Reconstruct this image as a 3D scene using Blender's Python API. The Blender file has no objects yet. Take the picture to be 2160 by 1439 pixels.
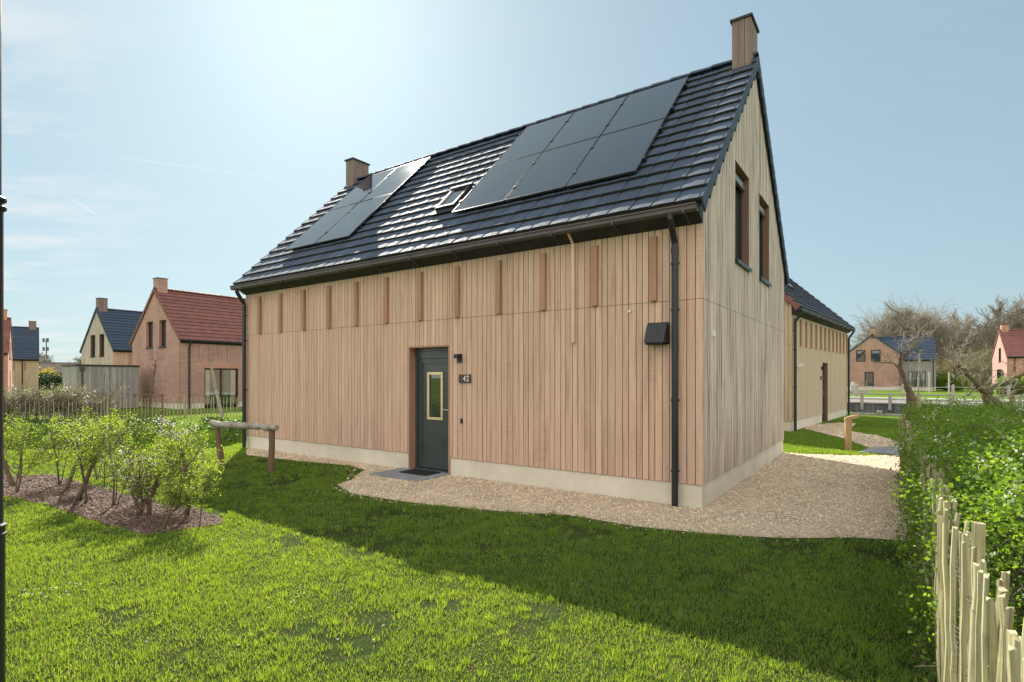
import bpy, math, random
import numpy as np
from mathutils import Vector, Matrix
R=math.radians; sin=math.sin; cos=math.cos; pi=math.pi
rnd=random.Random(42); nr=np.random.default_rng(7)
scene=bpy.context.scene
col=scene.collection

# ------------------------------------------------------------------ camera
cam=bpy.data.cameras.new('camera'); cam.sensor_width=36; cam.lens=36*1155.6/2160
cam.shift_x=0; cam.shift_y=77/2160; cam.clip_start=.05; cam.clip_end=6000
camo=bpy.data.objects.new('camera',cam); camo.location=(0,0,1.65); camo.rotation_euler=(R(90),0,0)
col.objects.link(camo); scene.camera=camo

# ------------------------------------------------------------------ sky, sun, exposure
SUN_AZ=R(-19.5); SUN_EL=R(34.6)
sd=Vector((sin(SUN_AZ)*cos(SUN_EL),cos(SUN_AZ)*cos(SUN_EL),sin(SUN_EL)))
scene.view_settings.view_transform='Standard'; scene.view_settings.look='None'
scene.view_settings.gamma=1; scene.view_settings.use_curve_mapping=False
scene.view_settings.exposure=1.0
SKYT=(.90,1.15,1.24,1)   # tint of the clear sky
REAR_FILL=(6.2,5.75,5.3,1)        # bright veil added to the unseen sky behind the camera, lifts the shaded facade
w=bpy.data.worlds.new('World'); scene.world=w; w.use_nodes=True
nt=w.node_tree; N=nt.nodes; Lk=nt.links
for n in list(N): N.remove(n)
sky=N.new('ShaderNodeTexSky'); sky.sky_type='NISHITA'; sky.sun_disc=False
sky.sun_elevation=SUN_EL; sky.sun_rotation=SUN_AZ
sky.air_density=1.0; sky.dust_density=1.1; sky.ozone_density=1.5; sky.altitude=0
gm=N.new('ShaderNodeGamma'); gm.inputs[1].default_value=.37
tc=N.new('ShaderNodeTexCoord')
sep=N.new('ShaderNodeSeparateXYZ'); Lk.new(tc.outputs['Generated'],sep.inputs[0])
# thin cirrus: planar projection of the direction so the wisps stretch towards the horizon
add=N.new('ShaderNodeMath'); add.operation='ADD'; add.inputs[1].default_value=.12; Lk.new(sep.outputs[2],add.inputs[0])
mx=N.new('ShaderNodeMath'); mx.operation='MAXIMUM'; mx.inputs[1].default_value=.02; Lk.new(add.outputs[0],mx.inputs[0])
dv=N.new('ShaderNodeVectorMath'); dv.operation='DIVIDE'; cb=N.new('ShaderNodeCombineXYZ')
for i in range(3): Lk.new(mx.outputs[0],cb.inputs[i])
Lk.new(tc.outputs['Generated'],dv.inputs[0]); Lk.new(cb.outputs[0],dv.inputs[1])
mp=N.new('ShaderNodeMapping'); mp.inputs['Scale'].default_value=(1.3,2.6,0.0); Lk.new(dv.outputs[0],mp.inputs[0])
ns=N.new('ShaderNodeTexNoise'); ns.inputs['Scale'].default_value=1.15; ns.inputs['Detail'].default_value=9; ns.inputs['Roughness'].default_value=.58
Lk.new(mp.outputs[0],ns.inputs['Vector'])
rp=N.new('ShaderNodeValToRGB'); rp.color_ramp.elements[0].position=.48; rp.color_ramp.elements[1].position=.66
rp.color_ramp.elements[1].color=(.85,.85,.85,1)
Lk.new(ns.outputs['Fac'],rp.inputs[0])
# cloud only low on the left, faint elsewhere
mr=N.new('ShaderNodeMapRange'); mr.inputs[1].default_value=-.45; mr.inputs[2].default_value=-.68; mr.inputs[3].default_value=.04; mr.inputs[4].default_value=1.0
Lk.new(sep.outputs[0],mr.inputs[0])
mu=N.new('ShaderNodeMath'); mu.operation='MULTIPLY'; Lk.new(rp.outputs[0],mu.inputs[0]); Lk.new(mr.outputs[0],mu.inputs[1])
mix=N.new('ShaderNodeMix'); mix.data_type='RGBA'
hs=N.new('ShaderNodeHueSaturation'); hs.inputs['Saturation'].default_value=.85
Lk.new(sky.outputs[0],gm.inputs[0]); Lk.new(gm.outputs[0],hs.inputs['Color'])
tn=N.new('ShaderNodeMix'); tn.data_type='RGBA'; tn.blend_type='MULTIPLY'; tn.inputs[0].default_value=1; tn.inputs[7].default_value=SKYT; Lk.new(hs.outputs[0],tn.inputs[6]); Lk.new(tn.outputs[2],mix.inputs[6]); mix.inputs[7].default_value=(2.9,3.0,3.1,1); Lk.new(mu.outputs[0],mix.inputs[0])
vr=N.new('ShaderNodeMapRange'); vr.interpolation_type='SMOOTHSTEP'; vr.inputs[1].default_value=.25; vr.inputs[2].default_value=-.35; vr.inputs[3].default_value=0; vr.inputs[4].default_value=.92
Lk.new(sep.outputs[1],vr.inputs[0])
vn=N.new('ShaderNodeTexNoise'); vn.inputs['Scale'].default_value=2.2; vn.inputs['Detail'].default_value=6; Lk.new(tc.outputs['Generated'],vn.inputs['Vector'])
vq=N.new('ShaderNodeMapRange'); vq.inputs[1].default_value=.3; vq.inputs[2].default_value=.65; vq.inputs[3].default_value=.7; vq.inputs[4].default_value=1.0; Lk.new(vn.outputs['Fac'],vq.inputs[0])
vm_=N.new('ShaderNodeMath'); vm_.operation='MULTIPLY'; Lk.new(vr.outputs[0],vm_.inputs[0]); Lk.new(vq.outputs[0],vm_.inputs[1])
mix2=N.new('ShaderNodeMix'); mix2.data_type='RGBA'; mix2.inputs[7].default_value=REAR_FILL; Lk.new(mix.outputs[2],mix2.inputs[6]); Lk.new(vm_.outputs[0],mix2.inputs[0])
def pxdir(px,py): return Vector((px-1080,1155.6,796.5-py)).normalized()
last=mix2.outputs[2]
for (p,q,wd,am) in ((pxdir(180,322),pxdir(725,396),.0016,.30),(pxdir(146,416),pxdir(216,462),.0014,.45)):
    n_=p.cross(q).normalized(); c_=(p+q).normalized(); half=p.angle(q)/2
    d1=N.new('ShaderNodeVectorMath'); d1.operation='DOT_PRODUCT'; d1.inputs[1].default_value=n_; Lk.new(tc.outputs['Generated'],d1.inputs[0])
    ab=N.new('ShaderNodeMath'); ab.operation='ABSOLUTE'; Lk.new(d1.outputs['Value'],ab.inputs[0])
    m1=N.new('ShaderNodeMapRange'); m1.interpolation_type='SMOOTHSTEP'; m1.inputs[1].default_value=wd; m1.inputs[2].default_value=0; m1.inputs[3].default_value=0; m1.inputs[4].default_value=am; Lk.new(ab.outputs[0],m1.inputs[0])
    d2=N.new('ShaderNodeVectorMath'); d2.operation='DOT_PRODUCT'; d2.inputs[1].default_value=c_; Lk.new(tc.outputs['Generated'],d2.inputs[0])
    m2=N.new('ShaderNodeMapRange'); m2.interpolation_type='SMOOTHSTEP'; m2.inputs[1].default_value=cos(half); m2.inputs[2].default_value=cos(half*.6); m2.inputs[3].default_value=0; m2.inputs[4].default_value=1; Lk.new(d2.outputs['Value'],m2.inputs[0])
    mm=N.new('ShaderNodeMath'); mm.operation='MULTIPLY'; Lk.new(m1.outputs[0],mm.inputs[0]); Lk.new(m2.outputs[0],mm.inputs[1])
    x_=N.new('ShaderNodeMix'); x_.data_type='RGBA'; x_.inputs[7].default_value=(3.2,3.3,3.4,1); Lk.new(last,x_.inputs[6]); Lk.new(mm.outputs[0],x_.inputs[0]); last=x_.outputs[2]
bg=N.new('ShaderNodeBackground'); bg.inputs[1].default_value=.15
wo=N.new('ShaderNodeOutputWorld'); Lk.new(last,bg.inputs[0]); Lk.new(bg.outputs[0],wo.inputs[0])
sl=bpy.data.lights.new('sun','SUN'); sl.energy=5.0; sl.angle=R(.5); sl.color=(1,.93,.82)
so=bpy.data.objects.new('sun',sl); so.rotation_euler=sd.to_track_quat('Z','Y').to_euler(); so.location=(0,0,30); col.objects.link(so)
scene.render.resolution_x=1024; scene.render.resolution_y=682
try:
    scene.cycles.max_bounces=8; scene.cycles.transparent_max_bounces=12; scene.cycles.sample_clamp_indirect=6
except Exception: pass

# ------------------------------------------------------------------ mesh helpers
class MB:
    def __init__(s): s.v=[]; s.f=[]; s.t=[]
    def quad(s,*p,t=1.0):
        n=len(s.v); s.v+=[tuple(q) for q in p]; s.f.append(tuple(range(n,n+len(p)))); s.t.append(t)
    def hexa(s,b,tp,t=1.0):   # 4 bottom, 4 top points
        n=len(s.v); s.v+=[tuple(q) for q in b]+[tuple(q) for q in tp]
        s.f+=[(n+3,n+2,n+1,n),(n+4,n+5,n+6,n+7)]+[(n+i,n+(i+1)%4,n+4+(i+1)%4,n+4+i) for i in range(4)]; s.t+=[t]*6
    def box(s,x0,x1,y0,y1,z0,z1,t=1.0):
        s.hexa([(x0,y0,z0),(x1,y0,z0),(x1,y1,z0),(x0,y1,z0)],[(x0,y0,z1),(x1,y0,z1),(x1,y1,z1),(x0,y1,z1)],t)
    def xbox(s,xf,a0,a1,d0,d1,z0,z1,t=1.0):
        s.hexa([xf(a0,d0,z0),xf(a1,d0,z0),xf(a1,d1,z0),xf(a0,d1,z0)],[xf(a0,d0,z1),xf(a1,d0,z1),xf(a1,d1,z1),xf(a0,d1,z1)],t)
    def tube(s,pts,rad,n=8,cap=True,t=1.0):
        pts=[Vector(p) for p in pts]
        if not hasattr(rad,'__len__'): rad=[rad]*len(pts)
        base=len(s.v); up=None
        for i,p in enumerate(pts):
            d=(pts[min(i+1,len(pts)-1)]-pts[max(i-1,0)]);
            if d.length<1e-9: d=Vector((0,0,1))
            d.normalize()
            if up is None: up=Vector((1,0,0)) if abs(d.x)<.8 else Vector((0,1,0))
            e1=(up-d*up.dot(d)); 
            if e1.length<1e-4: e1=d.orthogonal()
            e1.normalize(); e2=d.cross(e1); up=e1
            for k in range(n):
                a=2*pi*k/n; q=p+(e1*cos(a)+e2*sin(a))*rad[i]; s.v.append((q.x,q.y,q.z))
        for i in range(len(pts)-1):
            for k in range(n):
                a=base+i*n+k; b=base+i*n+(k+1)%n
                s.f.append((a,b,b+n,a+n)); s.t.append(t)
        if cap:
            s.f.append(tuple(base+k for k in range(n-1,-1,-1))); s.f.append(tuple(base+(len(pts)-1)*n+k for k in range(n))); s.t+=[t,t]
    def cyl(s,c,r,z0,z1,n=16,t=1.0): s.tube([(c[0],c[1],z0),(c[0],c[1],z1)],r,n,True,t)
def mesh_from(name,mb,m,smooth=False,uv=True):
    me=bpy.data.meshes.new(name); me.from_pydata(mb.v,[],mb.f)
    me.materials.append(m)
    at=me.attributes.new('tint','FLOAT','FACE'); at.data.foreach_set('value',np.array(mb.t,dtype=np.float32))
    if uv:
        ul=me.uv_layers.new(name='UVMap'); n=len(me.loops)
        vi=np.empty(n,dtype=np.int32); me.loops.foreach_get('vertex_index',vi)
        co=np.empty(len(me.vertices)*3,dtype=np.float32); me.vertices.foreach_get('co',co); co=co.reshape(-1,3)
        nm=np.empty(len(me.polygons)*3,dtype=np.float32); me.polygons.foreach_get('normal',nm); nm=np.abs(nm.reshape(-1,3))
        lt=np.empty(len(me.polygons),dtype=np.int32); me.polygons.foreach_get('loop_total',lt)
        nl=np.repeat(nm,lt,axis=0); c=co[vi]
        horiz=nl[:,2]>.75; sx=(nl[:,0]>nl[:,1])&~horiz
        u=np.where(sx,c[:,1],c[:,0]); v=np.where(horiz,c[:,1],c[:,2])
        ul.data.foreach_set('uv',np.stack([u,v],1).astype(np.float32).ravel())
    if smooth: me.polygons.foreach_set('use_smooth',[True]*len(me.polygons))
    me.update(); return me
def np_mesh(name,V,nface,fv,tint,m):   # V (n,3); faces list of (array of idx (k,c))
    me=bpy.data.meshes.new(name)
    me.vertices.add(len(V)); me.vertices.foreach_set('co',V.astype(np.float32).ravel())
    loops=np.concatenate([f.ravel() for f in fv]); tot=np.concatenate([np.full(len(f),f.shape[1]) for f in fv])
    me.loops.add(len(loops)); me.loops.foreach_set('vertex_index',loops.astype(np.int32))
    me.polygons.add(len(tot)); st=np.concatenate([[0],np.cumsum(tot)[:-1]])
    me.polygons.foreach_set('loop_start',st.astype(np.int32)); me.polygons.foreach_set('loop_total',tot.astype(np.int32))
    me.materials.append(m)
    at=me.attributes.new('tint','FLOAT','FACE'); at.data.foreach_set('value',tint.astype(np.float32))
    me.update(calc_edges=True); me.validate(); return me
def link(name,me,parent=None,label=None):
    o=bpy.data.objects.new(name,me); col.objects.link(o)
    if parent: o.parent=parent
    if label: o['label']=label
    return o
def part(name,mb,m,parent,label=None,smooth=False): return link(name,mesh_from(name,mb,m,smooth),parent,label)
def tag(o,label,cat,group=None,kind=None):
    o['label']=label
    if cat: o['category']=cat
    if group: o['group']=group
    if kind: o['kind']=kind
    return o
def thing(name,label,cat,loc=(0,0,0),rz=0,group=None):
    o=bpy.data.objects.new(name,None); col.objects.link(o); o.location=loc; o.rotation_euler=(0,0,rz); o.empty_display_size=.2
    return tag(o,label,cat,group)
def struct(name,me,label): 
    o=link(name,me); o['kind']='structure'; o['label']=label; return o

# ------------------------------------------------------------------ materials
def newmat(name):
    m=bpy.data.materials.new(name); m.use_nodes=True; nt=m.node_tree; b=nt.nodes['Principled BSDF']; return m,nt,b
def tex_noise(nt,vec,scale,detail=4,rough=.55,mscale=None):
    n=nt.nodes.new('ShaderNodeTexNoise'); n.inputs['Scale'].default_value=scale; n.inputs['Detail'].default_value=detail; n.inputs['Roughness'].default_value=rough
    if mscale:
        mp=nt.nodes.new('ShaderNodeMapping'); mp.inputs['Scale'].default_value=mscale; nt.links.new(vec,mp.inputs[0]); vec=mp.outputs[0]
    nt.links.new(vec,n.inputs['Vector']); return n.outputs['Fac']
def ramp(nt,fac,stops):
    r=nt.nodes.new('ShaderNodeValToRGB'); el=r.color_ramp.elements
    while len(el)<len(stops): el.new(.5)
    for e,(p,c) in zip(el,stops): e.position=p; e.color=(c[0],c[1],c[2],1) if hasattr(c,'__len__') else (c,c,c,1)
    nt.links.new(fac,r.inputs[0]); return r.outputs[0]
def mul(nt,a,b,fac=1.0,mode='MULTIPLY'):
    x=nt.nodes.new('ShaderNodeMix'); x.data_type='RGBA'; x.blend_type=mode; 
    if hasattr(fac,'default_value') or hasattr(fac,'is_linked'): nt.links.new(fac,x.inputs[0])
    else: x.inputs[0].default_value=fac
    for s,i in ((a,6),(b,7)):
        if isinstance(s,tuple): x.inputs[i].default_value=(s+(1,))[:4]
        else: nt.links.new(s,x.inputs[i])
    return x.outputs[2]
def tint(nt):
    a=nt.nodes.new('ShaderNodeAttribute'); a.attribute_name='tint'; return a.outputs['Fac']
def bump(nt,b,h,st,dist=.01):
    n=nt.nodes.new('ShaderNodeBump'); n.inputs['Strength'].default_value=st; n.inputs['Distance'].default_value=dist
    nt.links.new(h,n.inputs['Height']); nt.links.new(n.outputs[0],b.inputs['Normal'])
def coord(nt,w='Object'): return nt.nodes.new('ShaderNodeTexCoord').outputs[w]
def simple(name,c,rough=.6,c2=None,sc=3,ms=None,metal=0,bs=0,bsc=60,spec=.5,usetint=True,coat=0):
    m,nt,b=newmat(name); v=coord(nt); c2=c2 or tuple(x*.78 for x in c)
    f=tex_noise(nt,v,sc,6,.6,ms); o=ramp(nt,f,[(.3,c2),(.7,c)])
    if usetint: o=mul(nt,o,tint(nt))
    nt.links.new(o,b.inputs['Base Color']); b.inputs['Roughness'].default_value=rough; b.inputs['Metallic'].default_value=metal
    b.inputs['Specular IOR Level'].default_value=spec
    if coat: b.inputs['Coat Weight'].default_value=coat
    rr=ramp(nt,tex_noise(nt,v,sc*2.3,4),[(.3,max(0,rough-.1)),(.7,min(1,rough+.12))]); nt.links.new(rr,b.inputs['Roughness'])
    if bs: bump(nt,b,tex_noise(nt,v,bsc,5,.6,ms),bs)
    return m
def wood(name,c,dark,grey,sx=(9,9,.5),weather=.35,bs=.35,stain=.5,top=False):
    m,nt,b=newmat(name); v=coord(nt)
    f=tex_noise(nt,v,1,6,.65,sx); f2=tex_noise(nt,v,1,8,.7,(70,70,2.2)); f3=tex_noise(nt,v,1,5,.6,(26,26,.9))
    o=ramp(nt,f2,[(.3,dark),(.6,c)])
    o=mul(nt,o,grey,ramp(nt,f,[(.38,0.0),(.68,weather)]),'MIX')
    o=mul(nt,o,ramp(nt,f3,[(.32,(1-stain,1-stain*1.03,1-stain*1.06)),(.52,(1,1,1))]))
    # saw marks across the board
    sw=tex_noise(nt,v,1,2,.5,(3,3,90)); sm=tex_noise(nt,v,1,3,.5,(6,6,.8))
    k=nt.nodes.new('ShaderNodeMath'); k.operation='MULTIPLY'; nt.links.new(ramp(nt,sw,[(.45,0),(.62,1)]),k.inputs[0]); nt.links.new(ramp(nt,sm,[(.53,0),(.62,.3)]),k.inputs[1])
    o=mul(nt,o,(.62,.55,.5),k.outputs[0],'MULTIPLY')
    if top:
        sz=nt.nodes.new('ShaderNodeSeparateXYZ'); nt.links.new(v,sz.inputs[0]); q=nt.nodes.new('ShaderNodeMapRange'); q.inputs[1].default_value=1.2; q.inputs[2].default_value=4.6; q.inputs[3].default_value=0; q.inputs[4].default_value=.8; nt.links.new(sz.outputs[2],q.inputs[0])
        o=mul(nt,o,mul(nt,o,(.90,.92,1.0)),q.outputs[0],'MIX')
    o=mul(nt,o,tint(nt))
    nt.links.new(o,b.inputs['Base Color']); b.inputs['Roughness'].default_value=.72; b.inputs['Specular IOR Level'].default_value=.3
    bump(nt,b,f2,bs,.004); return m
def brick(name,c1,c2,mortar,sc=1.0):
    m,nt,b=newmat(name); v=coord(nt,'UV'); ob=coord(nt)
    t=nt.nodes.new('ShaderNodeTexBrick'); nt.links.new(v,t.inputs['Vector'])
    for k,x in (('Scale',sc),('Mortar Size',.011),('Mortar Smooth',.2),('Bias',0),('Brick Width',.215),('Row Height',.065)): t.inputs[k].default_value=x
    t.inputs['Color1'].default_value=c1+(1,); t.inputs['Color2'].default_value=c2+(1,); t.inputs['Mortar'].default_value=mortar+(1,)
    o=mul(nt,t.outputs['Color'],ramp(nt,tex_noise(nt,ob,1.1,6,.6),[(.3,.8),(.7,1.12)])); o=mul(nt,o,tint(nt))
    nt.links.new(o,b.inputs['Base Color']); b.inputs['Roughness'].default_value=.85
    bump(nt,b,t.outputs['Fac'],-.4,.01); return m
def leafmat(name,c,c2,trans=.5,tcol=None,rough=.5,spec=.3):
    m=bpy.data.materials.new(name); m.use_nodes=True; nt=m.node_tree; b=nt.nodes['Principled BSDF']; out=nt.nodes['Material Output']
    g=tint(nt); o=ramp(nt,g,[(0,c2),(1,c)])
    nt.links.new(o,b.inputs['Base Color']); b.inputs['Roughness'].default_value=rough; b.inputs['Specular IOR Level'].default_value=spec
    tr=nt.nodes.new('ShaderNodeBsdfTranslucent'); tcol=tcol or (1.6,1.5,.6)
    tt=mul(nt,o,tcol); nt.links.new(tt,tr.inputs[0])
    mx=nt.nodes.new('ShaderNodeMixShader'); mx.inputs[0].default_value=trans
    nt.links.new(b.outputs[0],mx.inputs[1]); nt.links.new(tr.outputs[0],mx.inputs[2]); nt.links.new(mx.outputs[0],out.inputs['Surface']); return m
def glass(name,c=(.02,.025,.03),tr=.0,rough=.02):
    m,nt,b=newmat(name); out=nt.nodes['Material Output']
    b.inputs['Base Color'].default_value=c+(1,); b.inputs['Roughness'].default_value=rough; b.inputs['Specular IOR Level'].default_value=.9; b.inputs['IOR'].default_value=1.75
    if tr:
        t=nt.nodes.new('ShaderNodeBsdfTransparent'); gl=nt.nodes.new('ShaderNodeBsdfGlossy'); gl.inputs['Roughness'].default_value=.02
        fr=nt.nodes.new('ShaderNodeFresnel'); fr.inputs[0].default_value=1.7
        mx=nt.nodes.new('ShaderNodeMixShader'); nt.links.new(fr.outputs[0],mx.inputs[0]); nt.links.new(t.outputs[0],mx.inputs[1]); nt.links.new(gl.outputs[0],mx.inputs[2])
        nt.links.new(mx.outputs[0],out.inputs['Surface'])
    return m
Mt=dict(
 wfront=wood('cladding front',(.66,.445,.33),(.52,.345,.25),(.60,.47,.39),weather=.45,stain=.28),
 wgable=wood('cladding gable',(.64,.53,.43),(.38,.30,.24),(.70,.64,.57),sx=(14,14,.35),weather=.85,stain=.72,bs=.7,top=True),
 wyel=wood('cladding pale',(.62,.50,.36),(.5,.39,.27),(.55,.48,.38),weather=.3,stain=.25),
 wgrey=wood('cladding grey',(.36,.34,.33),(.24,.23,.23),(.42,.42,.42),weather=.6,stain=.4),
 wchim=simple('chimney timber',(.26,.195,.175),.75,(.16,.115,.105),1,(22,22,1.1),bs=.3,bsc=1),
 back=simple('dark backing',(.05,.035,.028),.9),
 plinth=simple('concrete plinth',(.72,.68,.57),.85,(.60,.55,.45),2.0,bs=.25,bsc=90),
 tile=simple('anthracite roof tile',(.042,.070,.118),.78,(.027,.045,.078),5,bs=.2,bsc=140,spec=.6),
 tileed=simple('roof tile edge',(.05,.045,.035),.85,(.02,.018,.015),20,bs=.5,bsc=120),
 redtile=simple('red roof tile',(.25,.10,.08),.65,(.17,.065,.055),3,bs=.2,bsc=100),
 black=simple('black metal',(.018,.020,.026),.38,(.012,.013,.017),4),
 gutter=simple('brown gutter',(.085,.065,.068),.4,(.06,.046,.05),4,spec=.5),
 soffit=simple('black board',(.012,.017,.021),.6,(.009,.012,.015),3),
 fin=simple('fin timber',(.44,.25,.17),.7,(.30,.17,.11),1,(30,30,1.2),bs=.3,bsc=1),
 reveal=simple('reveal timber',(.24,.14,.10),.75,(.15,.09,.065),1,(20,20,1.2),bs=.2,bsc=1),
 door=simple('door paint',(.045,.062,.062),.35,(.04,.056,.054),2,spec=.5,coat=.15),
 gold=simple('brass',(.74,.62,.40),.35,(.68,.56,.35),3,metal=.6),
 steel=simple('brushed steel',(.55,.54,.50),.3,(.45,.44,.42),8,metal=.9),
 plate=simple('plate brown',(.06,.048,.040),.5),
 white=simple('white paint',(.8,.8,.78),.5,(.72,.72,.7)),
 pane=glass('dark pane'), clear=glass('clear pane',tr=.6), 
 pv=None, pvframe=simple('panel edge',(.03,.03,.035),.35,(.02,.02,.02),4),
 brick=brick('red brick',(.55,.21,.14),(.43,.155,.11),(.48,.36,.30)),
 brick2=brick('pale red brick',(.47,.225,.18),(.35,.16,.13),(.46,.37,.32)),
 fence=wood('chestnut fence',(.50,.46,.25),(.20,.165,.085),(.34,.35,.23),sx=(30,30,2.2),weather=.8,stain=.65,bs=1.0),
 fencegrey=simple('weathered pale',(.46,.39,.29),.85,(.22,.16,.10),2,(15,15,1.5),bs=.5,bsc=2),
 post=simple('brown post',(.20,.12,.075),.85,(.12,.075,.05),2,(20,20,1.4),bs=.6,bsc=2),
 log=simple('weathered log',(.42,.38,.33),.85,(.18,.16,.13),7,(1,1,1),bs=.6,bsc=30),
 oak=simple('fresh oak',(.46,.30,.15),.75,(.33,.2,.1),2,(16,16,1.4),bs=.5,bsc=2),
 quay=simple('blue grey planks',(.17,.19,.22),.8,(.08,.09,.11),2,(6,6,.6),bs=.4,bsc=4),
 beam=simple('grey timber beam',(.42,.40,.35),.8,(.28,.26,.23),3,bs=.4,bsc=20),
 bark=simple('bark',(.17,.125,.085),.9,(.08,.055,.04),9,bs=.8,bsc=50),
 barkg=simple('mossy bark',(.18,.17,.08),.9,(.07,.06,.035),7,bs=.8,bsc=40),
 twig=simple('pale bare twigs',(.34,.30,.24),.9,(.21,.185,.145),3),
 twigd=simple('dark bare twigs',(.12,.095,.07),.9,(.07,.055,.04),5),
 asphalt=simple('asphalt',(.20,.19,.185),.9,(.15,.145,.14),2,bs=.3,bsc=60),
 slab=simple('grey slab',(.27,.29,.31),.8,(.2,.215,.23),4,bs=.3,bsc=80),
 mat=simple('rubber mat',(.02,.02,.022),.75),
 curtain=simple('curtain white',(.75,.73,.68),.9), curtain2=simple('curtain teal',(.10,.26,.28),.9),
 wire=simple('galvanised wire',(.08,.075,.07),.7),
 water=glass('water',(.02,.03,.03)),
 stone=simple('grey stone',(.5,.49,.47),.85,(.38,.37,.36),5,bs=.3),
 roofbrown=simple('weathered tiles',(.16,.12,.10),.8,(.1,.08,.07),2),
)
def pvmat():
    m,nt,b=newmat('solar glass'); v=coord(nt,'UV')
    t=nt.nodes.new('ShaderNodeTexBrick'); t.offset=0; nt.links.new(v,t.inputs['Vector'])
    for k,x in (('Scale',1),('Mortar Size',.0015),('Brick Width',.166),('Row Height',.083)): t.inputs[k].default_value=x
    t.inputs['Color1'].default_value=(.026,.034,.046,1); t.inputs['Color2'].default_value=(.029,.037,.050,1); t.inputs['Mortar'].default_value=(.045,.052,.06,1)
    nt.links.new(t.outputs['Color'],b.inputs['Base Color']); b.inputs['Roughness'].default_value=.08; b.inputs['Specular IOR Level'].default_value=.85
    d=tex_noise(nt,coord(nt),1.3,5,.6); nt.links.new(ramp(nt,d,[(.3,.055),(.7,.10)]),b.inputs['Roughness'])
    return m
Mt['pv']=pvmat()
def groundmat(name,stops,sc,bsc,bs,sc2=None,dist=.02):
    m,nt,b=newmat(name); v=coord(nt); f=tex_noise(nt,v,sc,12,.75); o=ramp(nt,f,stops)
    if sc2: o=mul(nt,o,ramp(nt,tex_noise(nt,v,sc2,5,.6),[(.32,.7),(.68,1.2)]))
    nt.links.new(o,b.inputs['Base Color']); b.inputs['Roughness'].default_value=1; b.inputs['Specular IOR Level'].default_value=.04
    bump(nt,b,tex_noise(nt,v,bsc,8,.7),bs,dist); return m
Mt['lawn']=groundmat('lawn ground',[(.30,(.06,.075,.018)),(.5,(.11,.19,.02)),(.72,(.17,.26,.028))],2.2,30,.9,.35,.03)
Mt['soil']=groundmat('lawn soil',[(.30,(.045,.07,.018)),(.55,(.075,.115,.03)),(.62,(.11,.085,.055)),(.74,(.17,.125,.09))],6.0,45,1.0,.5,.06)
Mt['gravel']=groundmat('shell chippings',[(.3,(.34,.265,.19)),(.5,(.60,.485,.35)),(.7,(.80,.68,.52))],70,110,1.0,1.3)
Mt['mulch']=groundmat('bark mulch',[(.3,(.06,.038,.03)),(.5,(.15,.098,.075)),(.72,(.25,.17,.135))],35,50,1.0,2.0)
Mt['chip']=simple('chip',(.82,.69,.50),.85,(.62,.49,.35),9)
Mt['bchip']=simple('bark chip',(.18,.115,.085),.9,(.08,.052,.04),9)
Mt['grass']=leafmat('grass blade',(.175,.315,.065),(.11,.225,.055),.48,(2.6,1.8,.45),.65,.12)
Mt['leafy']=leafmat('young leaf',(.26,.36,.06),(.13,.21,.035),.55,(1.9,1.8,.7))
Mt['leafh']=leafmat('hedge leaf',(.22,.34,.05),(.07,.15,.025),.45,(1.9,1.75,.6))
Mt['ivy']=leafmat('ivy leaf',(.06,.10,.035),(.025,.05,.02),.2)
Mt['willow']=leafmat('catkin shrub',(.50,.46,.26),(.30,.28,.14),.4,(1.2,1.2,.8))
Mt['blossom']=leafmat('white blossom',(.85,.83,.80),(.70,.67,.62),.4,(1,1,1))
Mt['budding']=leafmat('budding leaf',(.24,.27,.10),(.14,.15,.07),.4,(1.5,1.4,.8))
Mt['yellow']=leafmat('yellow bloom',(.55,.42,.05),(.4,.3,.04),.4,(1.2,1.2,.8))

# ------------------------------------------------------------------ house kit
def clad(mb,xf,a0,a1,z0,top,opens,edges,gap,th,seams=(),tv=.1,d0=0.0,r=rnd):
    """boards between sorted edges; opens=[(a0,a1,z0,z1)]; top(a)->z"""
    E=sorted(set([round(x,4) for x in edges if a0<x<a1]+[a0,a1]+[round(x,4) for o in opens for x in o[:2] if a0<x<a1]))
    hard=set(round(x,4) for o in opens for x in o[:2])
    for a,b in zip(E[:-1],E[1:]):
        if b-a<.004: continue
        g0=gap/2; tt=1+r.uniform(-tv,tv)
        cuts=[(z0,None)]
        mid=(a+b)/2; blk=sorted([(o[2],o[3]) for o in opens if o[0]-1e-4<=mid<=o[1]+1e-4])
        iv=[]; z=z0
        for (c0,c1) in blk:
            if c0>z: iv.append((z,c0))
            z=max(z,c1)
        iv.append((z,None))
        for (zl,zh) in iv:
            ta=top(a) if zh is None else zh; tb=top(b) if zh is None else zh
            if max(ta,tb)<=zl: continue
            ss=[s for s in seams if zl+.05<s<min(ta,tb)-.05]
            zz=[zl]+ss
            for i,q in enumerate(zz):
                lo=q+(.003 if i else 0)
                last=i==len(zz)-1
                ha=(ta if last else zz[i+1]-.003); hb=(tb if last else zz[i+1]-.003)
                t2=tt*(1+r.uniform(-tv,tv)*.4)
                aa=a+g0; bb=b-g0; dd=d0+r.uniform(-.0015,.0015) if gap else d0
                if ha<lo: ha=lo+.001
                if hb<lo: hb=lo+.001
                mb.hexa([xf(aa,dd,lo),xf(bb,dd,lo),xf(bb,dd-th,lo),xf(aa,dd-th,lo)],[xf(aa,dd,ha),xf(bb,dd,hb),xf(bb,dd-th,hb),xf(aa,dd-th,ha)],t2)
def board_edges(a0,a1,r,ws=(.086,.086,.11,.11,.098)):
    e=[a0]; 
    while e[-1]<a1-.14: e.append(e[-1]+r.choice(ws))
    return e
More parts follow.
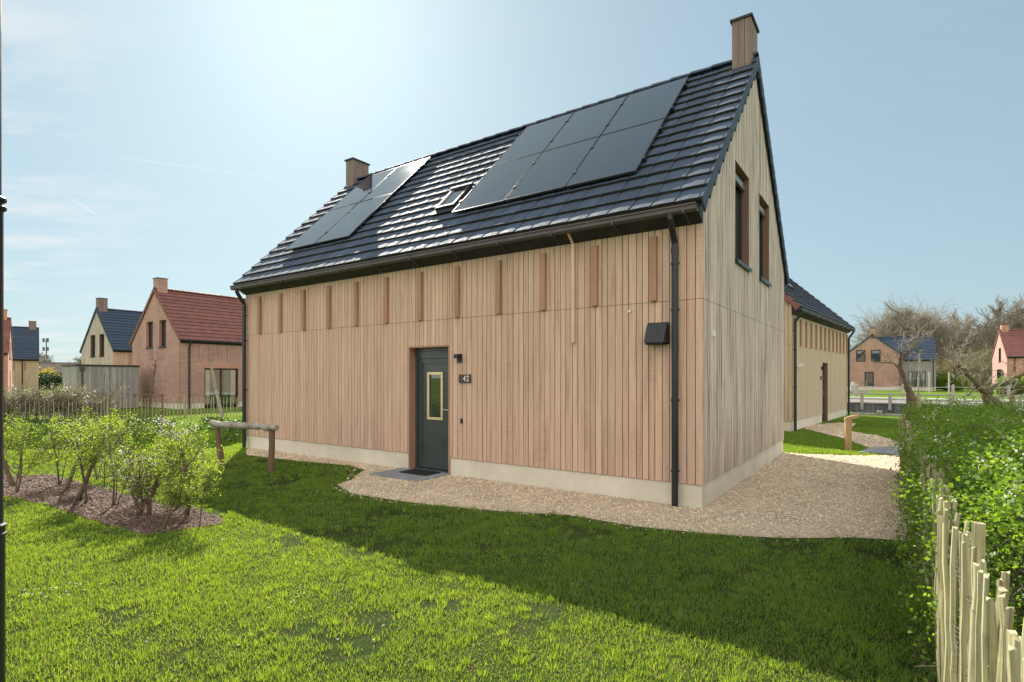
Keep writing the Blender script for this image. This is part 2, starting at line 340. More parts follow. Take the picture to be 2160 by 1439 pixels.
def frame_rect(mb,xf,a0,a1,z0,z1,d0,d1,wd,t=1.0,bot=True):
    mb.xbox(xf,a0,a0+wd,d0,d1,z0,z1,t); mb.xbox(xf,a1-wd,a1,d0,d1,z0,z1,t)
    mb.xbox(xf,a0+wd,a1-wd,d0,d1,z1-wd,z1,t)
    if bot: mb.xbox(xf,a0+wd,a1-wd,d0,d1,z0,z0+wd,t)
def window(root,xf,a0,a1,z0,z1,rec=.12,fm='black',pane='pane',mull=(),reveal=None,sill=True,fw=.06,vent=False,curtains=False,label=None):
    f=MB(); frame_rect(f,xf,a0+.004,a1-.004,z0+.004,z1-.004,-rec-.06,-rec,fw)
    for m_ in mull: f.xbox(xf,m_-.04,m_+.04,-rec-.055,-rec-.003,z0+fw,z1-fw)
    wo_=part('window',f,Mt[fm],root,label)
    p=MB(); p.xbox(xf,a0+fw,a1-fw,-rec-.036,-rec-.03,z0+fw,z1-fw); part('pane',p,Mt[pane],wo_)
    rv=MB(); L=rec+.07; th=.02
    rv.xbox(xf,a0-.014,a0+.003,-L,-.004,z0,z1); rv.xbox(xf,a1-.003,a1+.014,-L,-.004,z0,z1); rv.xbox(xf,a0+.003,a1-.003,-L,-.004,z1-.003,z1+.014)
    rv.xbox(xf,a0+.003,a1-.003,-L,-.01,z0-.014,z0+.003)
    part('reveal',rv,Mt[reveal or fm],wo_)
    if sill:
        s=MB(); s.xbox(xf,a0-.02,a1+.02,-rec,.045,z0-.03,z0+.006); s.xbox(xf,a0-.02,a1+.02,.038,.045,z0-.055,z0-.03); part('sill',s,Mt['black'],wo_)
    if vent:
        s=MB(); s.xbox(xf,a0+.01,a1-.01,-rec,-rec+.05,z1-.20,z1-.10)
        for k in range(4): s.xbox(xf,a0+.02,a1-.02,-rec+.05,-rec+.056,z1-.19+k*.022,z1-.178+k*.022)
        part('vent_grille',s,Mt['steel'],wo_)
    if curtains:
        c=MB(); w_=a1-a0
        def pleat(x0,x1,m):
            n=14; pts=[]
            for i in range(n+1):
                a=x0+(x1-x0)*i/n; pts.append((a,-rec-.12+.03*(i%2)))
            cc=MB()
            for (p0,p1) in zip(pts[:-1],pts[1:]): cc.quad(xf(p0[0],p0[1],z0+.02),xf(p1[0],p1[1],z0+.02),xf(p1[0],p1[1],z1-.05),xf(p0[0],p0[1],z1-.05))
            part('curtain',cc,m,wo_)
        pleat(a0+.02,a0+w_*.2,Mt['curtain']); pleat(a0+w_*.22,a0+w_*.36,Mt['curtain2']); pleat(a0+w_*.62,a0+w_*.78,Mt['curtain2']); pleat(a0+w_*.82,a1-.02,Mt['curtain'])
        bx=MB(); bx.xbox(xf,a0-.1,a1+.1,-rec-1.2,-rec-1.15,z0-.1,z1+.1,.9); part('room_interior',bx,Mt['reveal'],wo_)
    return wo_
def pipe_down(root,x,y_wall,z_top,y_gut,m,z_bot=0.02,r=.042,sgn=-1):
    p=MB(); yw=y_wall+sgn*.075
    pts=[(x,y_gut,z_top),(x,y_gut,z_top-.06),(x,y_gut*.85+yw*.15,z_top-.11),(x,y_gut*.2+yw*.8,z_top-.27),(x,yw,z_top-.33),(x,yw,z_top-.40),(x,yw,z_bot)]
    p.tube(pts,r,12)
    p.cyl((x,yw),r+.006,z_top-.46,z_top-.38,12)
    for z in (z_top-.6,2.5,1.35,.45):
        if z<z_top-.5: p.cyl((x,yw),r+.008,z,z+.03,12); p.box(x-.05,x+.06,yw-.008,yw+.008,z+.003,z+.025); p.box(x-.015,x+.015,min(yw,y_wall),max(yw,y_wall)-.001,z+.003,z+.02)
    part('downpipe',p,m,root,smooth=False)
def roof_geo(L,W,ze,zr,ov,x0,x1):
    """returns function slope(side)->xf(a along x, u along slope, d outward) and slope length"""
    run=W/2+ov; rise=zr-ze; S=math.hypot(run,rise); c=run/S; s=rise/S
    def f(side):
        def xf(a,u,d):
            y=-ov+u*c-d*s; z=ze+u*s+d*c
            return (a,y,z) if side==0 else (a,W-y,z)
        return xf
    return f,S
def tiled_roof(root,L,W,ze,zr,ov,x0,x1,expo=.31,tw=.30,fine=True,m='tile',em='tileed',verge=True,vm=None,label=None,r=rnd,ridge=True):
    f,S=roof_geo(L,W,ze,zr,ov,x0,x1); nC=round(S/expo); e=S/nC; nT=max(1,round((x1-x0)/tw)); t_=(x1-x0)/nT
    mb=MB(); lip=MB(); vgs=[MB(),MB()]
    for side in (0,1):
        xf=f(side)
        mb.hexa([xf(x0+.02,.02,-.09),xf(x1-.02,.02,-.09),xf(x1-.02,S-.02,-.09),xf(x0+.02,S-.02,-.09)],[xf(x0+.02,.02,-.035),xf(x1-.02,.02,-.035),xf(x1-.02,S-.02,-.035),xf(x0+.02,S-.02,-.035)],.6)
        for i in range(nC):
            u0=i*e; u1=min(S,(i+1)*e+.03)
            if fine:
                for j in range(nT):
                    a=x0+j*t_; b=a+t_-.004; j1=r.uniform(-.004,.004); tt=1+r.uniform(-.22,.25); hj=r.uniform(-.003,.003)
                    n=len(mb.v); q=[(0,.027),(.06,.036),(.5,.040),(.94,.038),(1,.030)]
                    for (g,h) in q: mb.v.append(xf(a+(b-a)*g,u0+j1,h+hj))
                    for (g,h) in q: mb.v.append(xf(a+(b-a)*g,u1,h-.042+hj))
                    for (g,h) in q: mb.v.append(xf(a+(b-a)*g,u0+j1+.004,-.012))
                    for k in range(4):
                        mb.f.append((n+k,n+k+1,n+6+k,n+5+k)); mb.t.append(tt)
                    mb.f.append((n,n+5,n+10)); mb.t.append(tt); mb.f.append((n+4,n+14,n+9)); mb.t.append(tt)
                    nl=len(lip.v)
                    for k in range(5): lip.v.append(mb.v[n+k])
                    for k in range(5): lip.v.append(mb.v[n+10+k])
                    for k in range(4): lip.f.append((nl+k+1,nl+k,nl+5+k,nl+6+k)); lip.t.append(tt)
            else:
                mb.hexa([xf(x0,u0,-.03),xf(x1,u0,-.03),xf(x1,u1,-.035),xf(x0,u1,-.035)],[xf(x0,u0,.035),xf(x1,u0,.035),xf(x1,u1,-.005),xf(x0,u1,-.005)],1+r.uniform(-.1,.1))
            if verge:
                for vg,(a,b) in zip(vgs,((x0-.03,x0-.004),(x1+.004,x1+.03))):
                    vg.hexa([xf(a,u0,-.17),xf(b,u0,-.17),xf(b,u1-.02,-.10),xf(a,u1-.02,-.10)],[xf(a,u0,.042),xf(b,u0,.042),xf(b,u1-.02,.006),xf(a,u1-.02,.006)],1+r.uniform(-.1,.1))
    ro=part('roof',mb,Mt[m],root,label)
    if fine: part('tile_edges',lip,Mt[em],ro)
    if verge:
        for vg in vgs: part('verge_tiles',vg,Mt[vm or m],ro)
    if ridge:
        rg=MB(); n=max(1,round((x1-x0)/.36)); st=(x1-x0)/n; zt=f(0)(0,S,0)[2]
        for i in range(n):
            a=x0+i*st; b=a+st+.02; tt=1+r.uniform(-.15,.15); k=6; n0=len(rg.v)
            for (xx,rr) in ((a,.115),(b,.10)):
                for q in range(k+1):
                    an=pi*(.06+.88*q/k); rg.v.append((xx,W/2-cos(an)*rr*1.15,zt-.035+sin(an)*rr))
            for q in range(k): rg.f.append((n0+q,n0+q+1,n0+k+2+q,n0+k+1+q)); rg.t.append(tt)
            rg.f.append(tuple(n0+q for q in range(k,-1,-1))); rg.t.append(tt*.8)
        part('ridge_tiles',rg,Mt[m],ro)
    return ro,f,S
def gutter(root,x0,x1,y,z,m,sgn=-1,brk=True):
    g=MB(); o=sgn
    def Y(v): return y+o*v
    prof=[(0,.075),(0,0),(.02,-.012),(.085,-.012),(.105,.01),(.105,.058),(.122,.062),(.122,.082),(.098,.082)]
    n=len(g.v)
    for x in (x0,x1):
        for (a,b) in prof: g.v.append((x,Y(a),z+b))
    k=len(prof)
    for i in range(k-1): g.f.append((n+i,n+i+1,n+k+i+1,n+k+i)); g.t.append(1)
    g.f.append(tuple(range(n,n+k-1))); g.f.append(tuple(range(n+k,n+2*k-1))); g.t+=[1,1]
    # inner face so that it has thickness
    g.quad((x0,Y(.004),z+.07),(x1,Y(.004),z+.07),(x1,Y(.1),z+.055),(x0,Y(.1),z+.055),t=.4)
    if brk:
        nb=max(2,round((x1-x0)/1.0))
        for i in range(nb+1):
            xx=x0+.15+(x1-x0-.3)*i/nb
            g.box(xx-.012,xx+.012,min(Y(-.005),Y(.109)),max(Y(-.005),Y(.109)),z-.02,z-.008); g.box(xx-.012,xx+.012,min(Y(.106),Y(.111)),max(Y(.106),Y(.111)),z-.02,z+.06)
            g.tube([(xx,Y(.02),z-.015),(xx,Y(-.14),z-.1)],.007,5)
    return part('gutter',g,m,root)
def chimney(ro,xa,xb,ya,yb,z0,z1,m,cap=.03,style='wood',cm='black'):
    c=MB()
    if style=='wood':
        r=rnd
        for (xf,a0,a1) in ((lambda a,d,z:(a,ya-d,z),xa,xb),(lambda a,d,z:(a,yb+d,z),xa,xb),(lambda a,d,z:(xb+d,a,z),ya,yb),(lambda a,d,z:(xa-d,a,z),ya,yb)):
            n=max(2,round((a1-a0)/.11)); clad(c,xf,a0,a1,z0,lambda a:z1-.02,[],[a0+(a1-a0)*i/n for i in range(n+1)],.007,.02)
        c.box(xa+.021,xb-.021,ya+.021,yb-.021,z0,z1-.02,.25)
    else: c.box(xa,xb,ya,yb,z0,z1-.02)
    ch=part('chimney',c,m,ro)
    k=MB(); k.box(xa-cap,xb+cap,ya-cap,yb+cap,z1-.02,z1+.015); k.box(xa+.06,xb-.06,ya+.06,yb-.06,z1+.015,z1+.03); part('chimney_cap',k,Mt[cm],ch)
    fl=MB(); fl.box(xa-.035,xb+.035,ya-.05,yb+.05,z0+.15,z0+.20); part('flashing',fl,Mt['black'],ch)
    return ch
def panels_xf(W):
    return (lambda a,d,z:(a,-d,z)),(lambda L:(lambda a,d,z:(L+d,a,z))),(lambda a,d,z:(-d,a,z)),(lambda a,d,z:(a,W+d,z))
def gable_house(name,label,cat,loc,rot,L,W,wt,zr,kind='wood',rm='tile',wm='wfront',gm_='wgable',plinth=.3,ov=.27,front=(),gr=(),gl=(),bk=(),fine=False,brd=True,fins=None,group=None,vm=None,chims=(),ze=None,seam=2.64,gap=.010,gut='black',pipes=(),plm='plinth'):
    """local frame: X along the front wall (left to right seen from outside), Y inward. openings: (a0,a1,z0,z1)"""
    root=thing(name,label,cat,loc,rot,group); r=random.Random(hash(name)%1000+int(L*100))
    ze=ze if ze is not None else wt+.16; k=(zr-ze)/(W/2+ov)
    def gtop(y): return ze+(min(y,W-y)+ov)*k-.11
    xF,xR,xL,xB=panels_xf(W); xR=xR(L)
    walls=((xF,0,L,front,lambda a:wt,wm),(xR,0,W,gr,gtop,gm_),(xL,0,W,gl,gtop,gm_),(xB,0,L,bk,lambda a:wt,wm))
    bk_=MB(); by={}
    for i,(xf,a0,a1,op,top,mm) in enumerate(walls):
        mb=MB(); 
        brk=[W/2] if i in(1,2) else []
        if kind=='wood':
            e=board_edges(a0,a1,r)+brk
            clad(mb,xf,a0+(.0 if i in(0,3) else .0),a1,plinth,top,list(op),e,gap,.022,(seam,),.09,0.0,r)
            ins=.03
            clad(bk_,xf,a0+ins,a1-ins,plinth+.005,(lambda t:(lambda a:t(a)-.012))(top),[(o[0]-.012,o[1]+.012,o[2]-.012,o[3]+.012) for o in op],brk,0,.02,(),0,-.027,r)
        else:
            clad(mb,xf,a0+(.002 if i in(1,2) else 0),a1-(.002 if i in(1,2) else 0),plinth,top,list(op),brk,0,.1,(),0,0.0,r)
        part('wall',mb,Mt[mm],root,('long front wall','right gable wall','left gable wall','long back wall')[i] if False else None)
    if kind=='wood': part('wall_backing',bk_,Mt['back'],root)
    p=MB(); i=.018
    # plinth blocks split at the door openings
    drs=sorted([(o[0],o[1]) for o in front if o[2]<.2]); xs=i
    for (a,b) in drs: p.box(xs,a-.002,i,.2,-.25,plinth-.008); xs=b+.002
    p.box(xs,L-i,i,.2,-.25,plinth-.008); p.box(i,L-i,W-.2,W-i,-.25,plinth-.008); p.box(i,.2,.2,W-.2,-.25,plinth-.008); p.box(L-.2,L-i,.2,W-.2,-.25,plinth-.008)
    part('plinth',p,Mt[plm],root)
    ro,f,S=tiled_roof(root,L,W,ze,zr,ov,-.04,L+.04,fine=fine,m=rm,vm=vm,r=r,verge=True)
    # sloping soffit, both eaves
    s=MB()
    for sg in (0,1):
        def Q(y,z): return (y,z) if sg==0 else (W-y,z)
        pr=[Q(0.03,wt-.004),Q(-.006,wt-.004),Q(-ov+.06,wt+.105),Q(-ov+.06,wt+.17),Q(.03,wt+.30)]
        n=len(s.v)
        for x in (.002,L-.002):
            for (y,z) in pr: s.v.append((x,y,z))
        for q in range(5): s.f.append((n+q,n+(q+1)%5,n+5+(q+1)%5,n+5+q)); s.t.append(1)
        s.f.append(tuple(n+q for q in range(5))); s.f.append(tuple(n+9-q for q in range(5))); s.t+=[1,1]
    part('soffit',s,Mt['soffit'],root)
    gutter(root,-.12 if pipes else -.03,L+.0,-ov+.055,wt+.10,Mt[gut],-1,fine)
    gutter(root,-.03,L+.03,W+ov-.055,wt+.10,Mt[gut],1,False)
    for x in pipes: pipe_down(root,x,0,wt+.10,-ov,Mt['black'])
    for (xa,xb,zc) in chims:
        chimney(ro,xa,xb,W/2-.25,W/2+.30,zr-.45,zc,Mt['wchim' if kind=='wood' else wm],style='wood' if kind=='wood' else 'b')
    if fins:
        for x in fins:
            b=MB(); b.box(x-.045,x+.045,-.052,.0+.001,wt-.93,wt-.09); part('fin',b,Mt['fin'] if kind=='wood' else Mt[wm],root)
    return root,ro,f,S,gtop

# ------------------------------------------------------------------ main house
HL,HW=10.52,6.2
HROT=math.atan2(-.5711,.8209); HO=(2.387-.8209*10.52,6.846+.5711*10.52,0)
DR=(HL-5.146,HL-4.20,-.02,2.19)
WN=[(1.70,2.67,3.43,4.93),(3.51,4.45,3.43,4.93)]
fins=[HL-t for t in (9.9,9.08,8.24,7.39,6.55,5.71,4.85,4.0,3.155,2.325,1.48,.63)]
root,ro,f,S,gtop=gable_house('timber_house','large timber clad house with solar panels and a black front door numbered 42','house',HO,HROT,HL,HW,3.585,7.14,front=[DR],gr=WN,fine=True,fins=fins,ze=3.80,ov=.25,chims=((.02,.32,7.66),(HL-.31,HL-.01,7.74)),gut='gutter',pipes=(HL-.33,.07))
xF=lambda a,d,z:(a,-d,z); xG=lambda a,d,z:(HL+d,a,z)
for o in WN: window(root,xG,*o,rec=.115,reveal='reveal',vent=True,fw=.055)
# door
a0,a1,_,z1=DR
def door(root,xf,a0,a1,z1,rec=.16,rm='fin'):
    f=MB(); frame_rect(f,xf,a0+.016,a1-.016,.02,z1-.016,-rec-.07,-rec+.02,.055,bot=False)
    f.xbox(xf,a0+.07,a1-.07,-rec-.05,-rec+.012,z1-.20,z1-.075)
    f.xbox(xf,a0+.016,a1-.016,-rec-.09,-rec+.035,-.01,.035)
    df=part('door_frame',f,Mt['door'],root)
    d=MB(); L,Rr=a0+.075,a1-.075; zt=z1-.205
    frame_rect(d,xf,L,Rr,.045,zt,-rec-.055,-rec-.006,.085)
    ga,gb,gz0,gz1=(a0+a1)/2-.16,(a0+a1)/2+.16,.93,1.72
    # infill panel around the light
    pa,pb,pz0,pz1=L+.085,Rr-.085,.13,zt-.085
    d.xbox(xf,pa,ga,-rec-.045,-rec-.02,pz0,pz1); d.xbox(xf,gb,pb,-rec-.045,-rec-.02,pz0,pz1)
    d.xbox(xf,ga,gb,-rec-.045,-rec-.02,pz0,gz0); d.xbox(xf,ga,gb,-rec-.045,-rec-.02,gz1,pz1)
    d.xbox(xf,pa,pb,-rec-.012,-rec-.004,.05,.10)
    dd=part('door',d,Mt['door'],root)
    g=MB(); frame_rect(g,xf,ga-.025,gb+.025,gz0-.025,gz1+.025,-rec-.022,-rec+.004,.045); part('window_frame',g,Mt['gold'],dd,'brass coloured frame round the door light')
    p=MB(); p.xbox(xf,ga+.018,gb-.018,-rec-.04,-rec-.03,gz0+.018,gz1-.018); part('pane',p,Mt['pane'],dd)
    h=MB(); hx=Rr-.04; h.xbox(xf,hx-.02,hx+.02,-rec-.006,-rec+.006,.93,1.17)
    h.tube([xf(hx,-rec,1.09),xf(hx,-rec+.05,1.09)],.010,8); h.tube([xf(hx+.005,-rec+.05,1.09),xf(hx-.13,-rec+.05,1.09)],.010,8); h.tube([xf(hx,-rec+.004,.985),xf(hx,-rec+.012,.985)],.011,8)
    part('door_handle',h,Mt['steel'],dd)
    rv=MB(); Lr=rec+.1
    rv.xbox(xf,a0-.014,a0+.015,-Lr,.006,.0,z1); rv.xbox(xf,a1-.015,a1+.014,-Lr,.006,.0,z1); rv.xbox(xf,a0+.015,a1-.015,-Lr,.006,z1-.015,z1+.014)
    part('door_reveal',rv,Mt[rm],root)
door(root,xF,a0,a1,z1)
# dark floor line under the cladding, corner boards
# PV panels
def pv(a0,u0,cols,rows,w=1.134,h=1.722,gp=.02):
    xf=f(0)
    for j in range(rows):
        for i in range(cols):
            A=a0+i*(w+gp); U=u0+j*(h+gp); m=MB()
            def hx(mb,a,b,u,v,d0,d1): mb.hexa([xf(a,u,d0),xf(b,u,d0),xf(b,v,d0),xf(a,v,d0)],[xf(a,u,d1),xf(b,u,d1),xf(b,v,d1),xf(a,v,d1)])
            hx(m,A+.012,A+w-.012,U+.012,U+h-.012,.07,.097)
            # uv for glass from local panel coords
            me=mesh_from('solar_panel',m,Mt['pv']); ul=me.uv_layers[0]
            fr=MB()
            for (a,b,u,v) in ((A,A+w,U,U+.012),(A,A+w,U+h-.012,U+h),(A,A+.012,U+.012,U+h-.012),(A+w-.012,A+w,U+.012,U+h-.012)): hx(fr,a,b,u,v,.065,.100)
            sp=link('solar_panel',me,root); part('panel_frame',fr,Mt['pvframe'],sp)
            if i<cols-1:
                for uu in (.25,.75): c=MB(); hx(c,A+w-.015,A+w+gp+.015,U+h*uu-.03,U+h*uu+.03,.101,.110); part('panel_clamp',c,Mt['black'],sp)
            if i==cols-1 or i==0:
                for uu in (.22,.78):
                    c=MB(); s_=1 if i==cols-1 else -1; e=A+w if s_>0 else A
                    a_,b_=sorted((e-.3*s_,e+.05*s_)); hx(c,a_,b_,U+h*uu-.02,U+h*uu+.02,.045,.064)
                    a_,b_=sorted((e+.005*s_,e+.04*s_)); hx(c,a_,b_,U+h*uu-.03,U+h*uu+.03,.03,.106); part('rail_end',c,Mt['black'],sp)
pv(HL-1.05-3*1.134-.04,1.02,3,2); pv(HL-7.32-2*1.134-.02,1.02,2,2)
# skylight
xf=f(0); A0,A1,U0,U1=HL-5.14,HL-4.66,1.36,2.08
def slab_uv(mb,a,b,u,v,d0,d1,t=1.0): mb.hexa([xf(a,u,d0),xf(b,u,d0),xf(b,v,d0),xf(a,v,d0)],[xf(a,u,d1),xf(b,u,d1),xf(b,v,d1),xf(a,v,d1)],t)
m=MB()
for (a,b,u,v) in ((A0,A1,U0,U0+.06),(A0,A1,U1-.06,U1),(A0,A0+.06,U0+.06,U1-.06),(A1-.06,A1,U0+.06,U1-.06)): slab_uv(m,a,b,u,v,.0,.10)
slab_uv(m,A0-.05,A1+.05,U0-.14,U0,.03,.05); slab_uv(m,A0-.03,A1+.03,U1-.02,U1+.05,.06,.12); slab_uv(m,A0-.05,A0,U0,U1+.03,.02,.045); slab_uv(m,A1,A1+.05,U0,U1+.03,.02,.045)
sk=part('skylight',m,Mt['soffit'],root)
m=MB(); slab_uv(m,A0+.06,A1-.06,U0+.06,U1-.06,.05,.075); part('pane',m,Mt['pane'],sk)
m=MB(); slab_uv(m,A0+.06,A0+.085,U0+.06,U1-.06,.076,.09); slab_uv(m,A1-.085,A1-.06,U0+.06,U1-.06,.076,.09); slab_uv(m,A0+.085,A1-.085,U0+.06,U0+.085,.076,.09); part('sash',m,simple('sash grey',(.30,.30,.30),.7),sk)
# small fittings on the wall
x=HL-1.815; m=MB(); m.box(x-.022,x+.022,-.05,-.002,2.15,3.57); m.hexa([(x-.02,-.052,3.56),(x+.02,-.052,3.56),(x+.02,-.03,3.56),(x-.02,-.03,3.56)],[(x-.02,-.215,3.71),(x+.02,-.215,3.71),(x+.02,-.19,3.71),(x-.02,-.19,3.71)])
part('rain_strip',m,simple('pale copper strip',(.72,.50,.40),.55,metal=.2),root,'pale pinkish vertical strip running down from the gutter')
xa,xb=HL-.70,HL-.44; m=MB()
m.hexa([(xa,-.19,2.10),(xb,-.19,2.10),(xb,-.002,2.10),(xa,-.002,2.10)],[(xa,-.07,2.34),(xb,-.07,2.34),(xb,-.002,2.34),(xa,-.002,2.34)]); 
m.box(xa-.015,xb+.015,-.012,-.002,2.08,2.37)
for k in range(7): m.box(xa+.015+k*.034,xa+.03+k*.034,-.18,-.03,2.075,2.1)
for (q,w_) in ((xa+.02,2.36),(xb-.02,2.36)): m.cyl((q,-.014),.006,w_-.003,w_+.003,8)
part('vent_hood',m,Mt['black'],root)
m=MB(); x=HL-3.96; m.box(x-.045,x+.045,-.03,-.002,1.90,2.04); m.box(x-.038,x+.038,-.12,-.03,1.965,2.035); m.box(x-.012,x+.012,-.032,-.029,1.915,1.95,2)
part('wall_lamp',m,Mt['black'],root)
m=MB(); x0,x1=HL-3.972,HL-3.72; m.box(x0,x1,-.022,-.002,1.562,1.70); hp=part('house_number_plate',m,Mt['plate'],root)
cu=bpy.data.curves.new('number','FONT'); cu.body='42'; cu.size=.135; cu.extrude=.0015; cu.align_x='RIGHT'; cu.space_character=1.25
to=bpy.data.objects.new('tmp',cu); col.objects.link(to); dg=bpy.context.evaluated_depsgraph_get(); me=bpy.data.meshes.new_from_object(to.evaluated_get(dg)); bpy.data.objects.remove(to)
for v in me.vertices: v.co=Vector((v.co.x*.80,v.co.y,v.co.z))
me.materials.clear(); me.materials.append(Mt['white']); a_=me.attributes.new('tint','FLOAT','FACE'); a_.data.foreach_set('value',[1.15]*len(me.polygons))
no=link('number_42',me,hp,'white number 42'); no.rotation_euler=(R(90),0,0); no.location=(x1-.03,-.0245,1.588)
m=MB(); x=HL-3.92; m.box(x-.018,x+.018,-.02,-.002,.89,.97); m.tube([(x,-.02,.94),(x,-.03,.94)],.012,10,t=3.0); part('doorbell',m,Mt['black'],root)
m=MB(); m.tube([(HL-.966,-.0,2.543),(HL-.966,-.02,2.543)],.02,10); part('wall_knob',m,Mt['steel'],root)
m=MB(); m.xbox(xG,.40,.47,.0,.03,2.19,2.27); part('sensor_box',m,Mt['white'],root)
# flashing saddles at the chimneys
# ------------------------------------------------------------------ ground
def ghz(x,y):
    h=0.0
    def ss(a,b,v):
        t=min(1,max(0,(v-a)/(b-a))); return t*t*(3-2*t)
    # ditch left behind the shrubs
    h-=.85*ss(12.2,14.2,y)*(1-min(1,max(0,(y-18.0)/1.15)))*(1-ss(-7.9,-6.7,x))
    # raised far bank on the right beyond the quay
    return h
def quay_d(x,y): # signed distance beyond the quay wall line
    ax,ay,bx,by=14.5,28.8,24,20.6; L=math.hypot(bx-ax,by-ay); return ((x-ax)*(by-ay)-(y-ay)*(bx-ax))/L*-1
def hz_all(x,y):
    h=ghz(x,y); d=quay_d(x,y)
    if x>8 and y>14:
        if -3.0<d<0: h-=.6*min(1,(d+3.0)/.15)
        elif d>=0: h+=.42-min(.34,max(0,(d-9)*.013))
    return h
def gridmesh():
    def axis(lo,hi,bands):
        s=set(); 
        for a,b,st in bands:
            x=a
            while x<=b+1e-6: s.add(round(x,3)); x+=st
        return sorted(s)
    xs=axis(0,0,[(-1500,-160,150),(-160,-60,12),(-60,-24,3),(-24,-6,.45),(-6,12,1.5),(12,30,.35),(30,64,3),(64,160,12),(160,1500,150)])
    ys=axis(0,0,[(-300,-12,36),(-12,12,1.5),(12,32,.35),(32,80,3),(80,180,12),(180,2400,180)])
    V=[(x,y,hz_all(x,y)) for y in ys for x in xs]; n=len(xs)
    F=[(j*n+i,j*n+i+1,(j+1)*n+i+1,(j+1)*n+i) for j in range(len(ys)-1) for i in range(n-1)]
    mb=MB(); mb.v=V; mb.f=F; mb.t=[1.0]*len(F); return mb
struct('ground',mesh_from('ground',gridmesh(),Mt['lawn'],True),'green lawn and open ground')
def sheet(name,poly,z,m,label,thick=0):
    mb=MB(); mb.quad(*[(x,y,z) for x,y in poly]); return struct(name,mesh_from(name,mb,Mt[m]),label)
def house_pt(a,b): # main-house local -> world
    return (HO[0]+cos(HROT)*a-sin(HROT)*b, HO[1]+sin(HROT)*a+cos(HROT)*b)
GRAV=[house_pt(-.25,.15),(-5.62,11.6),(-4.2,10.78),(-3.05,10.22),(-2.6,9.72),(-2.62,9.25),(-2.56,8.85),(-2.67,8.38),(-2.29,7.77),(-1.81,7.46),(-1.1,7.08),(-.17,6.73),(.68,6.54),(1.36,6.04),(2.09,5.75),(2.76,5.60),(3.5,5.62),(4.05,5.50),(6.9,9.5),(8.15,11.3),(8.3,11.5),(7.18,11.52),(6.46,11.66),(5.93,11.95),house_pt(HL-.3,HW-.3),house_pt(HL-.3,.3),house_pt(.2,.3)]
MULCH=[(-11.5,9.3),(-8.31,9.05),(-7.7,9.2),(-7.01,8.7),(-6.02,8.1),(-5.27,7.6),(-4.66,7.25),(-4.03,6.9),(-3.4,6.4),(-3.24,6.14),(-3.6,5.85),(-3.8,5.68),(-4.11,5.85),(-4.91,6.35),(-5.83,6.95),(-6.59,7.36),(-7.2,7.64),(-8.4,7.9),(-11.5,8.0)]
PATH2=[(9.7,18.6),(9.35,17.4),(8.9,14.6),(8.35,12.85),(9.25,12.9),(9.9,14.1),(10.3,15.5),(10.3,17.0),(11.6,18.6),(12.3,19.6),(12.0,20.0),(10.9,19.3)]
PAV=[(7.55,11.95),(8.35,12.75),(9.3,12.8),(8.35,11.55)]
sheet('lawn_soil',[(-15,.5),(7.5,.5),(7.5,11.9),(-15,11.9)],.003,'soil','brown mossy soil showing between the grass of the front lawn')
sheet('gravel_path',GRAV,.008,'gravel','pale pinkish shell chippings round the timber house')
sheet('gravel_path',PATH2,.009,'gravel','chipping path curving to the door of the second timber house')
sheet('soil',MULCH,.012,'mulch','dark brown mulched planting bed under the young hawthorns')
mb=MB(); n_=4
for i in range(n_): 
    a=i/n_; b=(i+1)/n_-.012
    L=lambda p,q,t:(p[0]+(q[0]-p[0])*t,p[1]+(q[1]-p[1])*t)
    p0,p1=L(PAV[0],PAV[3],a),L(PAV[0],PAV[3],b); q0,q1=L(PAV[1],PAV[2],a),L(PAV[1],PAV[2],b)
    mb.hexa([p0+(-.03,),p1+(-.03,),q1+(-.03,),q0+(-.03,)],[p0+(.03,),p1+(.03,),q1+(.03,),q0+(.03,)],.9+.2*rnd.random())
struct('paving',mesh_from('paving',mb,Mt['slab']),'grey paving slabs beside the picket fence')
# door slabs + mat (house frame)
dc=(DR[0]+DR[1])/2
def hbox(mb,a0,a1,b0,b1,z0,z1,t=1.0):
    P=[house_pt(a,b) for a,b in((a0,b0),(a1,b0),(a1,b1),(a0,b1))]; mb.hexa([p+(z0,) for p in P],[p+(z1,) for p in P],t)
mb=MB(); hbox(mb,DR[0]-.16,dc-.004,-.78,-.0,-.02,.028,.95); hbox(mb,dc+.004,DR[1]+.02,-.78,-.0,-.02,.028,1.05); hbox(mb,DR[0]+.0,DR[1]-.0,.002,.22,-.02,.012,.9)
struct('paving',mesh_from('paving',mb,Mt['slab']),'two grey concrete slabs in front of the black front door')
mb=MB()
for i in range(17): hbox(mb,dc-.30+i*.0375,dc-.30+i*.0375+.014,-.40,-.03,.030,.045)
for i in range(11): hbox(mb,dc-.30,dc+.314,-.40+i*.0356,-.40+i*.0356+.012,.030,.0435)
mo=link('door_mat',mesh_from('door_mat',mb,Mt['mat'])); tag(mo,'black rubber ring mat on the slabs before the front door','mat')

